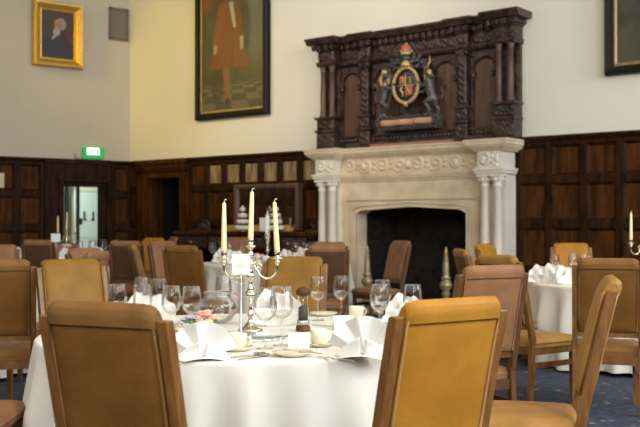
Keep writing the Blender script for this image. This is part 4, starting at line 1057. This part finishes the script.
# ------------------------------------------------------------------ candelabra
def make_candelabra(wax, ntop='three-armed'):
    c = empty('candelabra'); c['category'] = 'candelabra'
    mb = MB(); mb.lathe([(.062, 0), (.066, .004), (.062, .012), (.045, .018), (.030, .030), (.016, .048), (.011, .070), (.018, .082), (.011, .094), (.009, .125), (.012, .150), (.022, .165), (.027, .185), (.024, .205), (.013, .212), (.020, .218), (.013, .226), (.009, .245), (.010, .262), (.018, .275), (.020, .290), (.011, .300), (.015, .306), (.009, .316), (.010, .330), (.019, .342), (.020, .354), (.010, .364), (.009, .376), (.016, .386), (.018, .398), (.010, .410), (.009, .420), (.017, .430), (.030, .438), (.030, .442), (.014, .446), (.016, .470), (.019, .474), (.014, .476)], n=24)
    mb.build('stem', 'silver', c)
    for s_ in (-1, 1):
        mb = MB()
        P = [(0, .345), (.02, .335), (.035, .312), (.050, .288), (.075, .272), (.105, .275), (.128, .295), (.138, .325), (.138, .352)]
        pts = []
        for i in range(len(P)-1):
            for t in (0, .5): pts.append((s_*(P[i][0]*(1-t)+P[i+1][0]*t), 0, P[i][1]*(1-t)+P[i+1][1]*t))
        pts.append((s_*P[-1][0], 0, P[-1][1])); mb.tube(pts, .0062, 8)
        mb.ball((s_*.02, 0, .352), .009); mb.tube([(s_*(.042+.018*math.cos(t)*(1-t/9)), 0, .335+.018*math.sin(t)*(1-t/9)) for t in seg(-1.5, 5, 12)], .0035, 6)
        ar = mb.build('arm', 'silver', c)
        mb = MB(); mb.lathe([(.008, .345), (.014, .352), (.016, .362), (.008, .370), (.034, .376), (.036, .380), (.014, .382), (.013, .392), (.017, .408), (.018, .412), (.014, .413)], (s_*.138, 0, 0), 20); mb.build('drip_cup', 'silver', ar)
    def candle(x, z0, z1, lean):
        mb = MB(); h_ = z1-z0
        mb.lathe([(0, 0), (.0145, 0), (.0145, h_*.1), (.0125, h_*.6), (.0098, h_-.006), (.0075, h_), (0, h_)], n=16)
        for v in mb.bm.verts: v.co.x += lean*v.co.z
        o = mb.build('candle', wax, c, (x, 0, z0))
        mb = MB(); tx = lean*h_; mb.tube([(tx, 0, h_-.004), (tx+.001, 0, h_+.010), (tx+.006, 0, h_+.017), (tx+.013, 0, h_+.016)], .0022, 6); mb.build('wick', 'wick', o)
    candle(0, .470, .722, .028); candle(-.138, .405, .665, .004); candle(.138, .405, .668, -.055)
    return c
CA = make_candelabra('wax'); CW = make_candelabra('wax_white')
place(CA, USED, (-.360, 4.93, CZ+.012), math.radians(3), 'silver three-light candelabra with cream candles on the front table', 'candelabra on the tables', 1.0)
mb = MB(); mb.lathe([(0, 0), (.198, 0), (.200, .005), (.198, .010), (0, .010)], n=56)
tag(mb.build('mirror_disc', 'disc_mirror', loc=(-.36, 4.76, CZ)), 'round mirror plate lying under the front candelabra', 'mirror plate')
place(CA, USED, (T2[0]+.0, T2[1]-.1, CZ), math.radians(20), 'candelabra with cream candles at the right edge of the picture')
place(CA, USED, (-4.0, 15.0, CZ), math.radians(0), 'candelabra with three cream candles before the lit doorway')
place(CW, USED, (-.73, 13.2, CZ), math.radians(86), 'candelabra with thin white candles on the far middle table', 'candelabra on the tables')

# table-number card in a wire holder
ch = empty('card_holder', (-.412, 4.98, CZ)); ch = tag(ch, 'tall wire card holder with a cream card left of the front candelabra', 'card holder')
ch.location = (-.399, 4.80, CZ+.0105)
mb = MB(); mb.lathe([(.035, 0), (.035, .006), (.010, .012), (.006, .018), (.006, .245), (.004, .26)], n=16)
mb.build('stand', 'pewter', ch)
mb = MB()
for dx in (-.012, .012):
    mb.tube([(dx+.016*math.cos(t), 0, .272+.016*math.sin(t)) for t in seg(0, 2*PI, 18)], .0018, 6)
mb.tube([(0, 0, .255), (0, .003, .31)], .002, 6); mb.build('wire_clip', 'silver', ch)
mb = MB(); mb.box(-.046, .046, .004, .0055, .300, .405); cd_ = mb.build('card', 'card_cream', ch)
mb = MB(); n = 30; rr = random.Random(2)
for row, z in ((0, .362), (1, .344)):
    mb.tube([(-.026+.052*k/n, .0035, z+.005*math.sin(k*1.5+row)*(.5+rr.random()*.6)) for k in range(n+1)], .0005, 5)
mb.build('handwriting', 'ink_red', cd_)

# pepper mill
pm = empty('pepper_mill', (-.090, 5.03, CZ)); tag(pm, 'clear pepper mill with dark wooden head, standing right of the candelabra', 'pepper mill')
mb = MB(); mb.lathe([(.037, 0), (.038, .004), (.037, .026), (.034, .030)], n=24); mb.build('base', 'pepper_wood', pm)
mb = MB(); mb.lathe([(.034, .030), (.033, .055), (.028, .06)], n=24); mb.build('collar', 'steel', pm)
mb = MB(); mb.lathe([(.034, .058), (.032, .10), (.028, .14), (.026, .165), (.030, .190)], n=24, cap=False); mb.build('acrylic_body', 'clear_glass', pm)
mb = MB(); mb.lathe([(0, .058), (.025, .060), (.024, .125), (.014, .132), (0, .134)], n=18); mb.build('peppercorns', 'peppercorn', pm)
mb = MB(); mb.lathe([(.003, .12), (.003, .185)], n=8); mb.build('spindle', 'steel', pm)
mb = MB(); mb.lathe([(.022, .183), (.034, .190), (.038, .200), (.037, .212), (.028, .226), (.012, .234), (0, .236)], n=24); mb.build('head', 'pepper_wood', pm)

# glass jug with a beaded band
jg = empty('glass_jug', (-.585, 5.42, CZ)); tag(jg, 'round glass jug with a red beaded handle behind the flowers', 'jug')
mb = MB(); mb.lathe([(0, .003), (.05, .003), (.085, .02), (.108, .06), (.112, .09), (.100, .125), (.078, .150), (.074, .165), (.078, .175), (.074, .174), (.071, .165), (.075, .150), (.097, .124), (.108, .09), (.104, .06), (.082, .024), (.05, .008), (0, .008)], n=32, cap=False); mb.build('bowl', 'clear_glass', jg)
mb = MB(); mb.tube([(.077*math.cos(t), .077*math.sin(t), .176) for t in seg(0, 2*PI, 30)], .004, 6); mb.build('rim', 'pewter', jg)
mb = MB(); hp = [(.075+.05*math.sin(t), -.02, .115-.062*math.cos(t)) for t in seg(.35, PI-.35, 12)]; mb.tube(hp, .009, 8); ho = mb.build('handle', 'clear_glass', jg)
mb = MB()
for p in hp[::1]: mb.ball((p[0]+.006, p[1]-.004, p[2]), .0042, u=8, v=6)
mb.build('beads', 'red_bead', ho)
# posy: separate blooms in one low arrangement
fl = empty('flower_posy', (-.655, 5.16, CZ)); tag(fl, 'low posy of pink, yellow and lilac flowers in front of the glass jug', 'flowers')
mb = MB(); mb.lathe([(.045, 0), (.055, .03), (.06, .04), (0, .04)], n=16)
for k in range(18):
    a = k*2.4; mb.ball((.07*math.cos(a), .05*math.sin(a), .04), .022, 1.4, 1, .35, 8, 5)
mb.build('leaves', 'leaf', fl)
rr = random.Random(11)
for (x, y, z, r, mm) in ((.035, -.03, .075, .034, 'petal_pink'), (.075, -.02, .055, .030, 'petal_pink'), (.0, -.02, .082, .028, 'petal_pink'), (.055, -.045, .04, .026, 'petal_yellow'), (-.04, -.03, .062, .030, 'petal_lilac'), (-.075, -.01, .048, .026, 'petal_lilac'), (.01, -.05, .045, .024, 'petal_pink'), (.095, .01, .05, .022, 'petal_yellow'), (.04, .02, .085, .024, 'petal_yellow'), (-.09, -.03, .03, .02, 'petal_lilac')):
    mb = MB(); mb.ball((x, y, z), r*.42, u=8, v=6)
    for ring, (n, rad, tilt) in enumerate(((5, .55, .35), (7, .95, .1))):
        for k in range(n):
            a = 2*PI*k/n + ring*.4; mb.ball((x+r*rad*.75*math.cos(a), y+r*rad*.75*math.sin(a), z+r*tilt), r*.42, 1, 1, .55, 8, 5)
    mb.build('bloom', mm, fl)

# ------------------------------------------------------------------ what lies on the other tables (a few pixels each)
gi = 0
for (x, y, s_, lb_) in ((2.10, 9.02, 1.05, 'front left napkin on the right-hand table, beside the chair post'), (2.28, 9.28, 1.05, 'rear left napkin on the right-hand table'), (2.30, 8.84, 1.05, 'napkin against the left shoulder of the straight-backed chair'), (3.05, 8.35, 1.1, 'napkin behind the straight-backed chair at the right'), (3.32, 8.5, 1.0, 'napkin right of the straight-backed chair at the picture edge')):
    place(NR, USED, (x, y, CZ), random.uniform(-.6, .6), lb_, 'napkins on the right-hand table', s_*1.0)
for (x, y, lb_) in ((2.36, 9.55, 'leftmost glass on the right-hand table'), (2.48, 9.30, 'second glass from the left on the right-hand table'), (2.56, 9.62, 'third glass from the left on the right-hand table'), (2.70, 9.72, 'fourth glass from the left on the right-hand table'), (3.42, 9.6, 'glass right above the straight-backed chair at the right'), (2.52, 9.02, 'near glass among the napkins on the right-hand table'), (3.25, 8.8, 'glass by the right edge candelabra')):
    place(GL, USED, (x, y, CZ), 0, lb_, 'glasses on the right-hand table')
for (x, y, lb_) in ((-1.35, 13.35, 'leftmost napkin on the far middle table'), (-1.16, 12.85, 'napkin below the left candle on the far middle table'), (-.45, 12.95, 'napkin right of the thin white candles'), (.0, 13.2, 'napkin left of the brown chair backs by the hearth'), (-.25, 14.1, 'rear napkin on the far middle table'), (.18, 13.7, 'rightmost napkin on the far middle table')):
    place(NR, USED, (x, y, CZ), random.uniform(-.6, .6), lb_, 'napkins on the far middle table', 1.25)
for (x, y, lb_) in ((-1.55, 13.7, 'leftmost glass on the far middle table'), (-1.42, 13.9, 'second glass from the left on the far middle table'), (-1.30, 13.6, 'third glass from the left on the far middle table'), (-1.15, 14.0, 'fourth glass from the left on the far middle table'), (-.36, 13.9, 'glass behind the right candle on the far middle table'), (-.2, 13.6, 'glass right of the far small mills'), (-.1, 14.0, 'rear right glass on the far middle table'), (.04, 13.8, 'rightmost glass on the far middle table')):
    place(GL, USED, (x, y, CZ), 0, lb_, 'glasses on the far middle table', 1.1)
def mini_mill(x, y, lb_):
    t = empty('pepper_mill', (x, y, CZ)); tag(t, lb_, 'pepper mill', 'mills on the far middle table')
    mb = MB(); mb.lathe([(.035, 0), (.035, .04), (.024, .06), (.022, .15)], n=14); mb.build('body', 'china', t)
    mb = MB(); mb.lathe([(.022, .15), (.038, .155), (.038, .18), (.02, .20), (0, .205)], n=14); mb.build('head', 'pepper_wood', t)
mini_mill(-.47, 13.3, 'left small brown-topped mill on the far middle table'); mini_mill(-.36, 13.35, 'right small brown-topped mill on the far middle table')
def posy(name, x, y, lb_, sc, mats):
    t = empty(name, (x, y, CZ)); tag(t, lb_, 'flowers'); t.scale = (sc,)*3; rr = random.Random(int(x*77))
    mb = MB(); mb.lathe([(.05, 0), (.06, .05), (0, .05)], n=14); mb.build('bowl', 'china', t)
    for k in range(9):
        a = k*2.4; r_ = .022*math.sqrt(k); mb = MB(); cx, cy, cz = r_*2*math.cos(a), r_*2*math.sin(a), .088-.005*k
        mb.ball((cx, cy, cz), .03, u=8, v=6)
        for q in range(5): mb.ball((cx+.022*math.cos(q*1.257), cy+.022*math.sin(q*1.257), cz+.006), .016, 1, 1, .6, 6, 5)
        mb.build('bloom', mats[k % len(mats)], t)
posy('flower_posy', -.86, 13.05, 'small pink and lilac posy at the foot of the thin white candles', 1.3, ['petal_pink', 'petal_lilac', 'linen_napkin'])
# left far table: wicker basket, white card, napkins, glasses
bk = empty('flower_basket', (-4.10, 14.75, CZ)); tag(bk, 'brown wicker basket of flowers before the lit doorway', 'basket')
mb = MB()
mb.lathe([(.20, 0), (.24, .10), (.28, .20), (.29, .22), (.27, .22), (.23, .12), (.18, .02)], n=28, cap=False)
for v in mb.bm.verts: v.co.x *= 1.15; v.co.y *= .7; v.co.z += .02*math.sin(3*math.atan2(v.co.y, v.co.x))*(v.co.z/.2)
mb.build('basket', 'wicker', bk)
for k in range(12):
    a = k*2.4; r_ = .06*math.sqrt(k); mb = MB(); mb.ball((r_*1.1*math.cos(a), r_*.7*math.sin(a), .20), .05, 1, 1, .8, 8, 6)
    for q in range(5): mb.ball((r_*1.1*math.cos(a)+.035*math.cos(q*1.257), r_*.7*math.sin(a)+.035*math.sin(q*1.257), .215), .024, 1, 1, .6, 6, 5)
    mb.build('bloom', ['petal_pink', 'wicker', 'petal_yellow'][k % 3], bk)
mb = MB(); mb.box(-.07, .07, -.003, .003, .27, .40, .001); mb.box(-.004, .004, -.004, .004, 0, .27); mb.box(-.04, .04, -.03, .03, 0, .01)
tag(mb.build('table_card', 'card_white', loc=(-4.02, 14.45, CZ)), 'white card on a thin stand left of the far left candles', 'card')
for (x, y, lb_) in ((-4.85, 14.6, 'napkin peeping above the pinkish chair at the far left'), (-4.25, 14.15, 'napkin below the flower basket'), (-3.75, 14.15, 'napkin right of the flower basket'), (-3.4, 14.6, 'napkin at the right of the far left table'), (-3.25, 15.1, 'napkin behind the dark chair back by the doorway'), (-4.8, 14.95, 'rear left napkin on the far left table')):
    place(NR, USED, (x, y, CZ), random.uniform(-.6, .6), lb_, 'napkins on the far left table', 1.2)
for (x, y, lb_) in ((-3.7, 14.6, 'leftmost glass below the lit doorway'), (-3.55, 14.8, 'second glass from the left below the lit doorway'), (-3.42, 15.0, 'third glass from the left below the lit doorway'), (-3.62, 15.2, 'rear glass below the lit doorway'), (-3.2, 14.9, 'rightmost glass below the lit doorway')):
    place(GL, USED, (x, y, CZ), 0, lb_, 'glasses on the far left table', 1.15)

bpy.context.view_layer.update()
